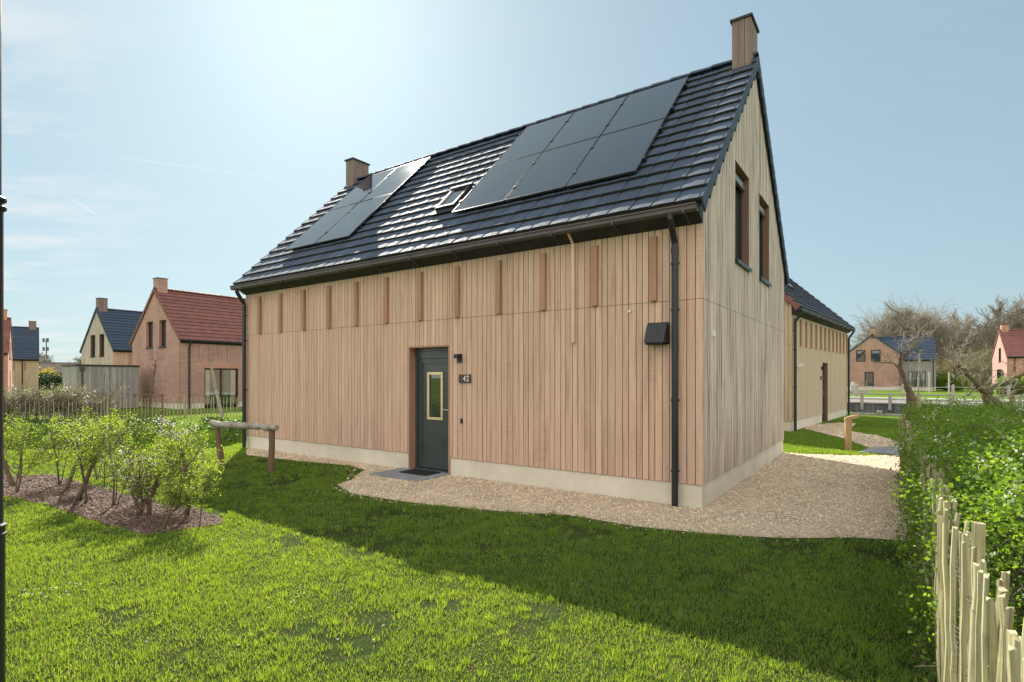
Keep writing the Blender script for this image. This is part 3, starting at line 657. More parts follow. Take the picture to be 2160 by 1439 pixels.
# ------------------------------------------------------------------ other houses
def dirrot(x,y): return math.atan2(y,x)
G2=[(2.2,3.0,3.43,4.9)]
D2=(4.42,5.30,-.02,2.19)
h2,ro2,f2,S2,_=gable_house('timber_house','pale timber house with black door, second from the camera behind the numbered house','house',(8.55,16.75,0),dirrot(.646,.763),9.5,6.2,3.585,7.0,front=[D2],gl=[(1.70,2.67,3.43,4.93),(3.51,4.45,3.43,4.93)],wm='wyel',gm_='wyel',fine=True,fins=[.30+i*.745 for i in range(13)],ze=3.80,ov=.25,gut='black',pipes=(.12,9.38),vm='redtile')
door(h2,xF,D2[0],D2[1],2.19,rec=.12,rm='reveal')
m=MB(); m.box(4.20,4.28,-.10,-.002,1.93,2.06); part('wall_lamp',m,Mt['black'],h2)
m=MB(); m.box(4.02,4.22,-.02,-.002,1.58,1.70); part('house_number_plate',m,Mt['plate'],h2)
m=MB(); m.box(.62,.74,-.13,-.002,1.98,2.10); m.tube([(.68,-.1,2.04),(.68,-.16,2.02)],.05,10); part('security_lamp',m,Mt['white'],h2)
xf=f2(0)
m=MB(); slab_uv(m,3.4,4.1,1.6,2.4,.0,.09); sk=part('skylight',m,Mt['black'],h2); m=MB(); slab_uv(m,3.46,4.04,1.66,2.34,.09,.095); part('pane',m,Mt['pane'],sk)

WB=[(2.55,5.35,-.02+.15,2.3)]
h5,*_=gable_house('brick_house','red brick house with red tiled roof, leaning pole and picket fence in front','house',(-17.2,28.4,0),dirrot(.5711,.8209),10.5,5.9,3.45,6.55,kind='brick',rm='redtile',wm='brick2',gm_='brick2',plinth=.3,front=[(1.22,3.05,.12,2.15)],gl=[(1.55,2.4,3.3,4.75),(3.15,4.0,3.3,4.75)],fins=[.98+.5*i for i in range(4)]+[3.6,4.4,5.2,6.0],ze=3.62,ov=.2,chims=((.05,.55,7.12),),pipes=(.42,))
window(h5,xF,1.22,3.05,.12,2.15,rec=.06,pane='clear',mull=((1.22+3.05)/2,),sill=False,curtains=True,fw=.07)
m=MB(); m.box(1.18,3.09,-.012,-.0,2.16,2.38); part('lintel',m,Mt['brick'],h5)
for o in ((1.55,2.4,3.3,4.75),(3.15,4.0,3.3,4.75)): window(h5,xL_:=(lambda a,d,z:(-d,a,z)),*o,rec=.13,reveal='brick')
h6,*_=gable_house('timber_house','grey timber gabled house with dark roof behind the flat roofed shed','house',(-28.1,38.6,0),dirrot(.5711,.8209),10.5,6.0,3.45,6.75,rm='tile',wm='wfront',gm_='wgable',gl=[(1.6,2.5,3.2,4.8),(3.3,4.2,3.2,4.8)],fins=[1+.8*i for i in range(10)],ze=3.62,ov=.22,chims=((.05,.6,7.5),),pipes=(1.3,))
for o in ((1.6,2.5,3.2,4.8),(3.3,4.2,3.2,4.8)): window(h6,xL_,*o,rec=.13,reveal='reveal')
h7,*_=gable_house('timber_house','yellowish timber house with slate dark roof at the far left','house',(-55.5,48.15,0),dirrot(.753,.658),10.5,6.2,3.3,6.85,rm='tile',wm='wyel',gm_='wyel',fins=[1+.85*i for i in range(11)],ze=3.45,ov=.22,chims=((9.75,10.35,7.5),),pipes=(9.3,))
h8,*_=gable_house('brick_house','red brick house cut off by the left edge behind the lamp post','house',(-50.5,39.4,0),dirrot(.77,.64),10.5,6.0,3.55,6.9,kind='brick',rm='redtile',wm='brick',gm_='brick',gr=[(1.6,2.5,3.3,4.8),(3.3,4.2,3.3,4.8),(2.4,3.4,.1,2.2)],ze=3.7,ov=.2,chims=((9.7,10.3,7.6),))
xR8=lambda a,d,z:(10.5+d,a,z)
for o in ((1.6,2.5,3.3,4.8),(3.3,4.2,3.3,4.8),(2.4,3.4,.1,2.2)): window(h8,xR8,*o,rec=.12,reveal='brick')
# brick house with cross gable across the road
gz=.20
GW=[(3.5,4.5,3.4,4.85),(1.95,2.95,3.4,4.85),(2.65,3.6,.15,2.15)]
h3,ro3,f3,S3,_=gable_house('brick_house','brick house with front gable and dark roofed wing across the road','house',(46.5,65.6,gz),R(55.2),6.3,5.6,4.35,6.75,kind='brick',rm='tile',wm='brick2',gm_='brick2',gl=GW,ze=4.4,ov=.05,chims=())
for o in GW: window(h3,xL_,*o,rec=.05,sill=False,fw=.12)
c=MB(); c.box(.0,.45,2.5,3.1,6.2,7.5); ch=part('chimney',c,Mt['brick2'],ro3); c=MB(); c.box(-.04,.5,2.45,3.15,7.5,7.57); part('chimney_cap',c,Mt['black'],ch)
hw,row,fw_,Sw,_=gable_house('timber_house','wing',None,(46.5-.821*3.05+.571*.5,65.6+.571*3.05+.821*.5,gz),R(-34.8),6.45,5.8,3.4,6.6,rm='tile',wm='wgrey',gm_='wgrey',plinth=.25,front=[(3.8,5.5,.25,2.15)],ze=3.56,ov=.22,chims=((5.7,6.3,7.2),),pipes=(6.2,))
window(hw,xF,3.8,5.5,.25,2.15,rec=.06,pane='clear',mull=(4.6,),sill=False,curtains=True,fw=.09)
xf=fw_(0); m=MB(); slab_uv(m,3.7,4.6,1.9,2.8,.0,.10); sk=part('skylight',m,Mt['black'],hw); m=MB(); slab_uv(m,3.78,4.52,1.98,2.72,.10,.105); part('pane',m,Mt['pane'],sk)
bpy.context.view_layer.update()
h3m=h3.matrix_world.inverted()@hw.matrix_world
for o in list(hw.children): 
    o.parent=h3; o.matrix_parent_inverse=h3m
bpy.data.objects.remove(hw)
h4,*_=gable_house('brick_house','brick house with bright red tiled roof at the right edge behind the gnarled tree','house',(52.6,58.2,.2),R(-30),10.5,6.1,3.5,6.7,kind='brick',rm='redtile',wm='brick',gm_='brick2',plinth=.25,gl=[(2.4,3.3,3.2,4.7),(2.2,4.1,.2,2.35)],front=[(3.0,5.5,.2,2.2)],ze=3.66,ov=.2,chims=((.15,.75,7.3),),pipes=(.6,),fins=[1.4+.8*i for i in range(8)])
window(h4,xL_,2.4,3.3,3.2,4.7,rec=.1); window(h4,xL_,2.2,4.1,.2,2.35,rec=.1,mull=(3.15,)); window(h4,xF,3.0,5.5,.2,2.2,rec=.1,mull=(4.25,))
# low house on the horizon
h9,*_=gable_house('brick_house','low grey brick house with brown hipped roof on the horizon below the mast','house',(-113.5,128,0),R(18),15,11,1.9,5.3,kind='brick',rm='roofbrown',wm='brick2',gm_='stone',plinth=.2,ze=2.0,ov=.4,chims=())
xf=_[0] if False else None
# shed
sh=thing('garden_shed','flat roofed grey timber shed beside the red brick house','shed',(-21.7,27.3,0),dirrot(.5711,.8209))
m=MB(); r_=random.Random(5)
for xf_,L_ in ((lambda a,d,z:(a,-d,z),2.75),(lambda a,d,z:(2.75+d,a,z),2.0),(lambda a,d,z:(-d,a,z),2.0),(lambda a,d,z:(a,2.0+d,z),2.75)): clad(m,xf_,0,L_,.03,lambda a:2.22,[],board_edges(0,L_,r_),.008,.022,(),.18,0,r_)
m.box(.03,2.72,.03,1.97,.0,2.2,.2); part('wall',m,Mt['wgrey'],sh)
m=MB(); m.box(-.05,2.8,-.05,2.05,2.225,2.30); m.box(.05,2.7,.05,1.95,2.30,2.31); part('roof',m,Mt['black'],sh)
m=MB(); m.tube([(.22,-.05,2.15),(.22,-.05,.05)],.045,8); m.box(.12,.32,-.12,-.004,2.0,2.2); part('downpipe',m,Mt['gutter'],sh)

# ------------------------------------------------------------------ vegetation kit
def grow(out,tips,p,d,length,r,lv,P,rg):
    ns=P['segs'][min(lv,len(P['segs'])-1)]; step=length/ns; pts=[Vector(p)]; rad=[r]; d=Vector(d).normalized()
    wn=P['wander'][min(lv,len(P['wander'])-1)]; q=Vector(p)
    r1=r*P.get('taper',.35)
    for i in range(ns):
        d=(d+Vector((rg.gauss(0,wn),rg.gauss(0,wn),rg.gauss(0,wn)+P['up'][min(lv,len(P['up'])-1)]))).normalized()
        q=q+d*step; pts.append(q.copy()); rad.append(r+(r1-r)*(i+1)/ns)
        f=(i+1)/ns
        if lv<P['levels'] and f>=P['start'][min(lv,len(P['start'])-1)]:
            for _ in range(P['kids'][min(lv,len(P['kids'])-1)]):
                if rg.random()<.12: continue
                an=rg.uniform(*P['ang']); ax=d.orthogonal().normalized(); ax=Matrix.Rotation(rg.uniform(0,2*pi),3,d)@ax
                dd=(Matrix.Rotation(an,3,ax)@d)
                grow(out,tips,q,dd,length*rg.uniform(*P['ratio'])*(1.1-.45*f*(lv==0)),rad[-1]*P.get('rr',.62),lv+1,P,rg)
    out.append((pts,rad,lv))
    if lv>=P['levels']-1: tips.append((pts[-1],d)); 
    if lv==P['levels']: tips.append((pts[len(pts)//2],d))
def skel_mesh(name,out,m,sides=(8,6,4,3,3),minr=.0,t=None):
    mb=MB()
    for pts,rad,lv in out: mb.tube(pts,[max(x,minr) for x in rad],sides[min(lv,len(sides)-1)],lv<2,t=(1+rnd.uniform(-.12,.12)))
    return mesh_from(name,mb,m,True,False)
def leaves_np(name,C,size,m,rg,spread=0,upbias=.0,tl=(0,1),shape=.55):
    """rhombic leaves at centres C (n,3)"""
    n=len(C); a=rg.normal(size=(n,3)); a/=np.linalg.norm(a,axis=1,keepdims=True); b=rg.normal(size=(n,3)); 
    a[:,2]*=1-upbias; a/=np.linalg.norm(a,axis=1,keepdims=True)
    b-=a*(a*b).sum(1,keepdims=True); b/=np.linalg.norm(b,axis=1,keepdims=True)
    s=(size*rg.uniform(.6,1.3,n))[:,None]; c=np.cross(a,b)
    V=np.empty((n,4,3)); V[:,0]=C-a*s*.5; V[:,1]=C+b*s*shape*.5+c*s*.12; V[:,2]=C+a*s*.5; V[:,3]=C-b*s*shape*.5+c*s*.12
    F=np.arange(n*4).reshape(n,4); T=rg.uniform(tl[0],tl[1],n)
    return np_mesh(name,V.reshape(-1,3),n,[F],T,m)
def cluster(tips,k,rad,rg):
    P=np.array([tuple(t[0]) for t in tips]); n=len(P); 
    return (np.repeat(P,k,axis=0)+rg.normal(size=(n*k,3))*rad)

# ---- young hawthorns in the mulch bed
HP=dict(levels=3,segs=[7,5,4,3],wander=[.10,.22,.25,.3],up=[.06,.05,.04,.0],start=[.30,.25,.2],kids=[2,2,2],ang=(.45,1.1),ratio=(.30,.48),taper=.35,rr=.6)
def hawthorn(name,label,x,y,h,r,lean,stems,seed,dens=1.0,low=.3,blossom=0,group=None):
    rg=random.Random(seed); rn=np.random.default_rng(seed)
    t=thing(name,label,'shrub',(x,y,0),0,group)
    out=[];tips=[]
    for s in range(stems):
        P=dict(HP); P['start']=[low,.25,.2]; 
        d=Vector((lean[0]+rg.uniform(-.28,.28)*(stems>1),lean[1]+rg.uniform(-.28,.28)*(stems>1),1))
        grow(out,tips,(rg.uniform(-.03,.03)*(stems>1),rg.uniform(-.03,.03)*(stems>1),-.02),d,h*.78*rg.uniform(.82,1.0),r*(1 if s==0 else .6),0,P,rg)
    link('trunk',skel_mesh('trunk',out,Mt['bark'],(8,5,4,3),.0013),t)
    tp=[q for q in tips if q[0].z>h*low*.75]; nT_=int(270*dens); tl_=rg.sample(tp,min(len(tp),nT_))
    zs=np.array([q[0].z for q in tp])
    C=cluster(tl_,6,.024,rn); lf=leaves_np('leaves',C,.0225,Mt['leafy'],rn,tl=(.1,1))
    link('foliage',lf,t)
    if blossom:
        B=rg.sample(tp,min(len(tp),blossom)); C=cluster(B,5,.02,rn); link('blossom',leaves_np('blossom',C,.017,Mt['blossom'],rn,tl=(.4,1),shape=.95),t)
    return t
SH=[(-7.48,8.24,1.2,.042,(-.35,0),1,'hawthorn with a thick trunk leaning left beside the lamp post',1,.45,0),
 (-6.93,8.34,1.25,.014,(0,0),2,'thin stemmed hawthorn just right of the thick leaning trunk by the lamp post',1,.3,30),
 (-6.62,8.75,1.2,.012,(0,.1),2,'slender hawthorn at the back of the bed near the lamp post',1,.35,60),
 (-6.5,8.0,1.25,.034,(.02,0),1,'stout upright hawthorn standing in the middle back of the mulch bed',1.1,.5,0),
 (-7.05,7.8,1.2,.016,(0,0),2,'twin stemmed hawthorn at the front left of the mulch bed',1.1,.22,0),
 (-6.1,8.2,1.05,.010,(.05,0),1,'thin straight sapling right of the stout upright hawthorn',.8,.45,0),
 (-5.80,7.29,1.32,.036,(.22,.1),1,'tall hawthorn with twin trunks leaning together at the middle of the bed',1.25,.36,0),
 (-5.52,7.10,1.25,.018,(-.05,0),1,'slimmer hawthorn stem touching the tall twin trunked one',1.0,.4,0),
 (-5.25,7.75,1.1,.014,(.1,0),1,'small sapling at the grass side of the mulch bed',.8,.35,0),
 (-5.08,6.98,1.2,.013,(.15,0),3,'hawthorn with several thin reddish stems in the bed centre',1.0,.3,20),
 (-4.80,7.2,1.15,.036,(.42,.15),1,'hawthorn with a rough trunk leaning strongly right',1.25,.42,20),
 (-4.45,6.52,1.0,.014,(.05,0),5,'bushy many stemmed hawthorn spreading from the ground with white flowers',1.2,.15,110),
 (-4.25,7.0,1.15,.014,(0,.1),2,'flowering hawthorn with white blossom behind the many stemmed one',.9,.3,200),
 (-4.02,6.75,1.0,.011,(0,0),1,'thin hawthorn sapling between the flowering one and the curved trunk',.8,.3,10),
 (-3.80,5.95,.72,.012,(.35,.1),3,'low sprawling hawthorn at the front edge of the mulch bed',1.0,.3,0),
 (-3.89,6.54,1.22,.032,(.12,.05),1,'hawthorn with one stout curved trunk and rounded crown nearest the hitching rail',1.5,.42,0),
 (-3.42,5.98,.82,.008,(.12,.2),1,'spindly sapling at the right tip of the mulch bed',.45,.45,0),
 (-8.3,8.5,1.2,.02,(0,0),2,'hawthorn half hidden behind the lamp post',1,.3,0),
 (-9.2,8.6,1.25,.02,(0,0),2,'hawthorn outside the left edge of the view',1,.3,0)]
for i,(x,y,h,r,ln,st,lb,de,lo,bl) in enumerate(SH): hawthorn('young_hawthorn',lb,x,y,h,r,ln,st,100+i,de,lo,bl,'young hawthorns in the mulch bed')

# ---- near picket fence and hedge on the right
FP=[(.55,.25),(1.30,1.40),(2.10,2.66),(2.85,3.66),(4.25,5.75),(6.66,9.36)]
def along(poly,s):
    for (a,b) in zip(poly[:-1],poly[1:]):
        L=math.hypot(b[0]-a[0],b[1]-a[1])
        if s<=L: return (a[0]+(b[0]-a[0])*s/L,a[1]+(b[1]-a[1])*s/L,math.atan2(b[1]-a[1],b[0]-a[0]))
        s-=L
    return (b[0],b[1],math.atan2(b[1]-a[1],b[0]-a[0]))
def plen(poly): return sum(math.hypot(b[0]-a[0],b[1]-a[1]) for a,b in zip(poly[:-1],poly[1:]))
def pale(mb,x,y,z0,h,w,ang,rg,seg=8,nar=.82,lean=.017):
    """cleft stake: irregular triangular/half-round section, slightly wavy"""
    n=6; prof=[(cos(2*pi*k/n)*.5*(1+rg.uniform(-.22,.22)),sin(2*pi*k/n)*.5*(1+rg.uniform(-.3,.3))*.72) for k in range(n)]
    lx,ly=rg.gauss(0,lean),rg.gauss(0,lean); ph=rg.uniform(0,6); base=len(mb.v); tw=ang+rg.uniform(-.5,.5); t=1+rg.uniform(-.22,.2); wx=wy=0
    for i in range(seg+1):
        f=i/seg; wx+=rg.gauss(0,.0035); wy+=rg.gauss(0,.0035)
        ww=w*(1-(1-nar)*f)*(1+rg.uniform(-.07,.07)); cx=x+lx*f+wx; cy=y+ly*f+wy
        ca,sa=cos(tw+f*.2),sin(tw+f*.2)
        for (a,b) in prof: mb.v.append((cx+(a*ca-b*sa)*ww,cy+(a*sa+b*ca)*ww,z0+(h-z0)*f+(rg.uniform(-.008,.008) if i==seg else 0)))
    for i in range(seg):
        for k in range(n): a=base+i*n+k; b=base+i*n+(k+1)%n; mb.f.append((a,b,b+n,a+n)); mb.t.append(t)
    e=base+seg*n; mb.f.append(tuple(e+k for k in range(n))); mb.t.append(t*1.35)
def picket_fence(name,label,poly,h,sp,w,mat_,postsp,wires,rg,ph=None,cap=100,seg=8,hv=.05,wr=.0025):
    t=thing(name,label,'fence',(poly[0][0],poly[0][1],0),0); ox,oy=poly[0]; L=plen(poly); n=int(L/sp); st=L/n; rest=MB()
    for i in range(n):
        x,y,a=along(poly,i*st+rg.uniform(-.012,.012)); side=.012*(1 if i%2 else -1)
        mb=MB() if i<cap else rest; pale(mb,x-ox-sin(a)*side,y-oy+cos(a)*side,-.05,h+rg.uniform(-hv,hv),w*rg.uniform(.8,1.2),a,rg,seg)
        if i<cap: part('picket',mb,Mt[mat_],t)
    if rest.v: part('pickets',rest,Mt[mat_],t)['kind']='stuff'
    s=.5
    while s<L:
        x,y,a=along(poly,s); mb=MB(); off=-.09
        mb.tube([(x-ox-sin(a)*off,y-oy+cos(a)*off,-.05),(x-ox-sin(a)*off+rg.uniform(-.02,.02),y-oy+cos(a)*off,(ph or h)*.6),(x-ox-sin(a)*off,y-oy+cos(a)*off,(ph or h)+rg.uniform(0,.06))],[w*.95,w*.9,w*.82],9); part('post',mb,Mt[mat_],t); s+=postsp
    for z in wires:
        for sg in (-1,1):
            pts=[]
            for i in range(int(L/.02)):
                x,y,a=along(poly,i*.02); o=sg*(w*.42+.002)*cos(i*.02/st*pi); pts.append((x-ox-sin(a)*o,y-oy+cos(a)*o,z+.012*sin(i*.11)))
            mb=MB(); mb.tube(pts,wr,4,False); part('wire',mb,Mt['wire'],t)
    return t
picket_fence('picket_fence','pale cleft chestnut picket fence along the hedge at the right',FP,1.01,.060,.030,'fence',2.1,(.25,.55,.84),random.Random(3),ph=.98,wr=.0016,seg=12,hv=.028)
# hedge
def hedge_pt(s,off,poly=FP):
    x,y,a=along(poly,s); return x+sin(a)*off,y-cos(a)*off
hd=thing('hedge','dense leafy green hawthorn hedge behind the chestnut picket fence','hedge',(0,0,0))
rn=np.random.default_rng(11); rg=random.Random(11)
LF=plen(FP); sE=LF-.1; CL=[]; 
while len(CL)<11500:
    s=rn.uniform(2.6,sE); o=rn.uniform(-.32,2.6); z=rn.uniform(.10,1.42)
    top=1.20+.08*sin(s*2.1+1)+.06*sin(s*5.3)+.05*sin(o*7+s*3); lf=(.03 if s<6.2 else .18)+.07*sin(s*3.1)+.06*sin(s*7.7+1)
    if s<3.3: lf+= (3.3-s)*.5; top-=(3.3-s)*.2
    if z>top or o<lf-.12: continue
    if o<.16 and z>1.02 and s<4.6: continue
    # open bottom inside
    if z<.35 and o>.3 and rn.random()<.85: continue
    d=min(abs(o-lf),abs(top-z)); 
    if rn.random()>math.exp(-d*2.6)+.10: continue
    if s>3.0 and o<.1 and s<5.0 and z<1.0 and rn.random()<.35: continue
    x,y=hedge_pt(s,o); CL.append((x,y,z,1.0))
CL=np.array(CL)[:,:3]
C=np.repeat(CL,16,axis=0)+rn.normal(size=(len(CL)*16,3))*np.array([.046,.046,.03])
link('foliage',leaves_np('foliage',C,.026,Mt['leafh'],rn,tl=(0,1),upbias=.45,shape=.75),hd)
B=CL[rn.random(len(CL))<.085]; C=np.repeat(B,9,axis=0)+rn.normal(size=(len(B)*9,3))*.022; link('blossom',leaves_np('blossom',C,.017,Mt['blossom'],rn,tl=(.2,1),shape=.95),hd)
out=[];tp=[]
HP2=dict(levels=2,segs=[6,5,4],wander=[.16,.25,.3],up=[.03,.02,0],start=[.15,.2],kids=[2,1],ang=(.5,1.2),ratio=(.4,.65),taper=.4,rr=.6)
s=2.8
while s<sE:
    for o in (.45,1.1,1.8):
        x,y=hedge_pt(s+rg.uniform(-.1,.1),o+rg.uniform(-.15,.15)); grow(out,tp,(x,y,0),(rg.uniform(-.35,.35),rg.uniform(-.35,.35),1),rg.uniform(.75,.98),rg.uniform(.009,.018),0,HP2,rg)
    s+=.3
link('branches',skel_mesh('branches',out,Mt['twigd'],(6,4,3),.0025),hd)
out=[];tp=[]
for i in range(75):
    s=rg.uniform(3.2,sE-.3); o=rg.uniform(.25,1.7); x,y=hedge_pt(s,o); grow(out,tp,(x,y,rg.uniform(.4,1.0)),(rg.uniform(-.7,.6),rg.uniform(-.6,.6),rg.uniform(.4,1)),rg.uniform(.25,.42),rg.uniform(.003,.005),1,HP2,rg)
link('twigs',skel_mesh('twigs',out,Mt['twigd'],(5,4,3),.0014),hd)

# ---- hitching rail, post, lamp, timber marker, leaning pole
rl=thing('hitching_rail','weathered log rail on two brown posts between the hawthorns and the timber house','rail',(-5.36,10.01,0))
def rough_tube(mb,p0,p1,r0,r1,n,sides,rg,w=.004,t=1.0):
    p0=Vector(p0);p1=Vector(p1); pts=[p0.lerp(p1,i/n)+Vector((rg.gauss(0,w),rg.gauss(0,w),rg.gauss(0,w) if abs((p1-p0).z)<.2 else 0)) for i in range(n+1)]
    mb.tube(pts,[(r0+(r1-r0)*i/n)*(1+rg.uniform(-.07,.07)) for i in range(n+1)],sides,True,t)
rg=random.Random(9)
ax,ay=-.02,.0; bx,by=1.20,-.55; dx,dy=(bx-ax)/1.34,(by-ay)/1.34
m=MB(); rough_tube(m,(.06,-.0,-.05),(-.02,0,.74),.052,.047,7,10,rg); part('post',m,Mt['post'],rl)
m=MB(); rough_tube(m,(1.20,-.55,-.05),(1.215,-.55,.73),.056,.050,7,10,rg); part('post',m,Mt['post'],rl)
m=MB(); rough_tube(m,(ax-dx*.14,ay-dy*.14,.80),(bx+dx*.13,by+dy*.13,.79),.060,.055,14,12,rg,.008); part('log',m,Mt['log'],rl)
mk=thing('marker_post','light oak marker post with slanted top on the grass by the second house','post',(7.63,12.42,0),R(-20))
m=MB(); m.hexa([(-.07,-.05,-.05),(.05,-.05,-.05),(.05,.05,-.05),(-.07,.05,-.05)],[(-.07,-.05,.68),(.06,-.05,.70),(.06,.05,.70),(-.07,.05,.68)]); part('post',m,Mt['oak'],mk)
m=MB(); m.hexa([(-.08,-.055,.67),(.21,-.055,.755),(.21,.055,.755),(-.08,.055,.67)],[(-.08,-.055,.74),(.20,-.055,.825),(.20,.055,.825),(-.08,.055,.74)]); part('slanted_top',m,Mt['oak'],mk)
lp=thing('lamp_post','slim dark metal lamp post cut off by the left picture edge','lamp post',(-2.487,2.60,0))
m=MB(); m.cyl((0,0),.062,0,.94,20); m.cyl((0,0),.055,.94,2.50,20); m.cyl((0,0),.048,2.50,4.6,20); part('pole',m,Mt['black'],lp,smooth=False)
for z in (.90,.94,2.46,2.50): 
    m=MB(); m.tube([(0,0,z-.012),(0,0,z-.004),(0,0,z+.006),(0,0,z+.014)],[.058,.067,.067,.058],20); part('collar',m,Mt['black'],lp)
m=MB(); m.tube([(0,0,4.6),(0,0,4.64),(0,0,4.70),(0,0,4.74)],[.06,.24,.26,.05],20); part('lamp_head',m,Mt['black'],lp)
m=MB(); m.box(-.10,.10,-.1,.1,-.02,.03); part('base_plate',m,Mt['black'],lp)
lpo=thing('leaning_pole','bare wooden pole leaning in the grass before the red brick house window','pole',(-12.25,22.95,0))
m=MB(); rough_tube(m,(.1,0,-.05),(-.42,.1,2.28),.075,.055,7,8,random.Random(2),.01); part('pole',m,Mt['log'],lpo)

# ---- left garden: picket fence, blossoming hedge, staked tree
picket_fence('picket_fence','long thin grey picket fence in front of the shed and red brick house',[(-16.3,21.3),(-13.4,22.7),(-11.3,23.4),(-9.3,24.5)],.82,.122,.042,'fencegrey',2.6,(.25,.62),random.Random(6),ph=.86,seg=3,hv=.03)
picket_fence('picket_fence','weathered picket fence in front of the bare blossoming hedge at far left',[(-22.5,20.2),(-18.4,20.9),(-16.35,21.3)],.72,.16,.035,'fencegrey',2.9,(.25,.55),random.Random(8),ph=.8,seg=3,hv=.1)
def scrub(name,label,cat,pts,h,wd,nb,P,tw,leafm,kleaf,ls,seed,blossom=0,group=None,lrad=.06):
    rg=random.Random(seed); rn=np.random.default_rng(seed); t=thing(name,label,cat,(pts[0][0],pts[0][1],0),0,group); out=[];tips=[]; L=plen(pts)
    for i in range(nb):
        x,y,a=along(pts,rg.uniform(0,L)); o=rg.uniform(-wd/2,wd/2)
        grow(out,tips,(x-pts[0][0]-sin(a)*o,y-pts[0][1]+cos(a)*o,-.05),(rg.uniform(-.4,.4),rg.uniform(-.4,.4),1),h*rg.uniform(.75,1.1),.011*h+.004,0,P,rg)
    link('branches',skel_mesh('branches',out,Mt[tw],(4,3,3),.003+.0018*h),t)
    if leafm: C=cluster(tips,kleaf,lrad,rn); link('foliage',leaves_np('foliage',C,ls,Mt[leafm],rn),t)
    if blossom: C=cluster(rg.sample(tips,min(blossom,len(tips))),5,.05,rn); link('blossom',leaves_np('blossom',C,.05,Mt['blossom'],rn,shape=.9),t)
    return t
SP=dict(levels=2,segs=[5,4,3],wander=[.15,.25,.3],up=[.02,.02,0],start=[.1,.2],kids=[2,2],ang=(.4,1.0),ratio=(.4,.65),taper=.4,rr=.6)
scrub('blossoming_hedge','twiggy brown hedge with white blossom behind the weathered pickets','hedge',[(-22.6,21.0),(-18.5,21.7),(-16.4,22.0)],1.05,.9,120,SP,'twig','budding',1,.05,21,blossom=500)
def tree(name,label,x,y,z,h,seed,P,bark='twig',minr=.01,sides=(6,4,3,3,3),r=None,leaf=None,cat='tree',group=None,lean=(0,0)):
    rg=random.Random(seed); rn=np.random.default_rng(seed); t=thing(name,label,cat,(x,y,z),0,group); out=[];tips=[]
    grow(out,tips,(0,0,-.1),(lean[0],lean[1],1),h,r or h*.022,0,P,rg)
    a=[o for o in out if o[2]==0]; b=[o for o in out if o[2]>0]
    link('trunk',skel_mesh('trunk',a,Mt[bark],sides,minr),t); link('crown',skel_mesh('crown',b,Mt[bark],sides,minr),t)
    if leaf: lm,k,ls,rad,zz=leaf; tp=[q for q in tips if q[0].z<zz] if zz>0 else tips; C=cluster(tp,k,rad,rn); link('foliage',leaves_np('foliage',C,ls,Mt[lm],rn),t)
    return t
YP=dict(levels=2,segs=[9,4,3],wander=[.05,.25,.3],up=[.02,.05,0],start=[.4,.3],kids=[3,1],ang=(.8,1.4),ratio=(.16,.30),taper=.4,rr=.5)
yt=tree('young_tree','bare staked young tree before the red brick gable','%f'%0 and -14.8,22.3,0,2.45,31,YP,'bark',.006,(6,4,3))
yt['category']='tree'
ts=thing('support_frame','low dark timber stake frame around the bare young tree','stakes',(-15.15,22.5,0))
for x in (-.55,.6): m=MB(); rough_tube(m,(x,.3,-.05),(x,.3,.98),.035,.03,3,7,rg); part('stake',m,Mt['post'],ts)
m=MB(); rough_tube(m,(-.62,.27,.93),(.68,.27,.92),.022,.022,4,6,rg); part('crossbar',m,Mt['post'],ts)
# rough post before the hedge
for (x,y,h,lb) in ((-19.0,20.4,.95,'thick dark fence post at the left before the weathered pickets'),):
    m=MB(); rough_tube(m,(0,0,-.05),(0,0,h),.11,.10,4,9,rg); o=part('fence_post',m,Mt['bark'],None); o.location=(x,y,0); tag(o,lb,'post')

# ---- far left: mast, low hedge, yellow bush
ms=thing('antenna_mast','tall thin telecom mast with three tiers of antennas on the horizon','mast',(-170,200,0))
m=MB(); m.tube([(0,0,0),(0,0,16)],[.28,.16],8); part('pole',m,Mt['quay'],ms)
for z in (9.0,12.0,15.2):
    m=MB(); m.tube([(-.9,0,z-.5),(.9,0,z-.5)],.05,5); 
    for x in (-.95,-.5,.5,.95): m.box(x-.14,x+.14,-.4,-.2,z-.65,z+.75)
    part('antenna_array',m,Mt['quay'],ms)
DH=dict(SP); DH['levels']=1; DH['kids']=[3,2]
scrub('dark_hedge','low dark clipped hedge on the horizon left of the shed','hedge',[(-70,72),(-55,76)],1.35,1.5,90,DH,'twigd','ivy',16,.25,51,lrad=.4)
scrub('yellow_bush','yellow flowering bush before the low horizon house','bush',[(-68.5,79),(-66.5,79)],2.0,1.2,14,DH,'twigd','yellow',14,.22,52,lrad=.3)
scrub('yellow_bush','second yellow flowering bush right behind the shed corner','bush',[(-64,81),(-58,83)],2.0,1.2,20,DH,'twigd','yellow',12,.22,53,lrad=.3)
scrub('green_bush','bright green bush between yellow timber house and shed','bush',[(-38,46.5),(-32,47)],1.1,1.0,60,DH,'twigd','leafy',14,.14,54,lrad=.18)

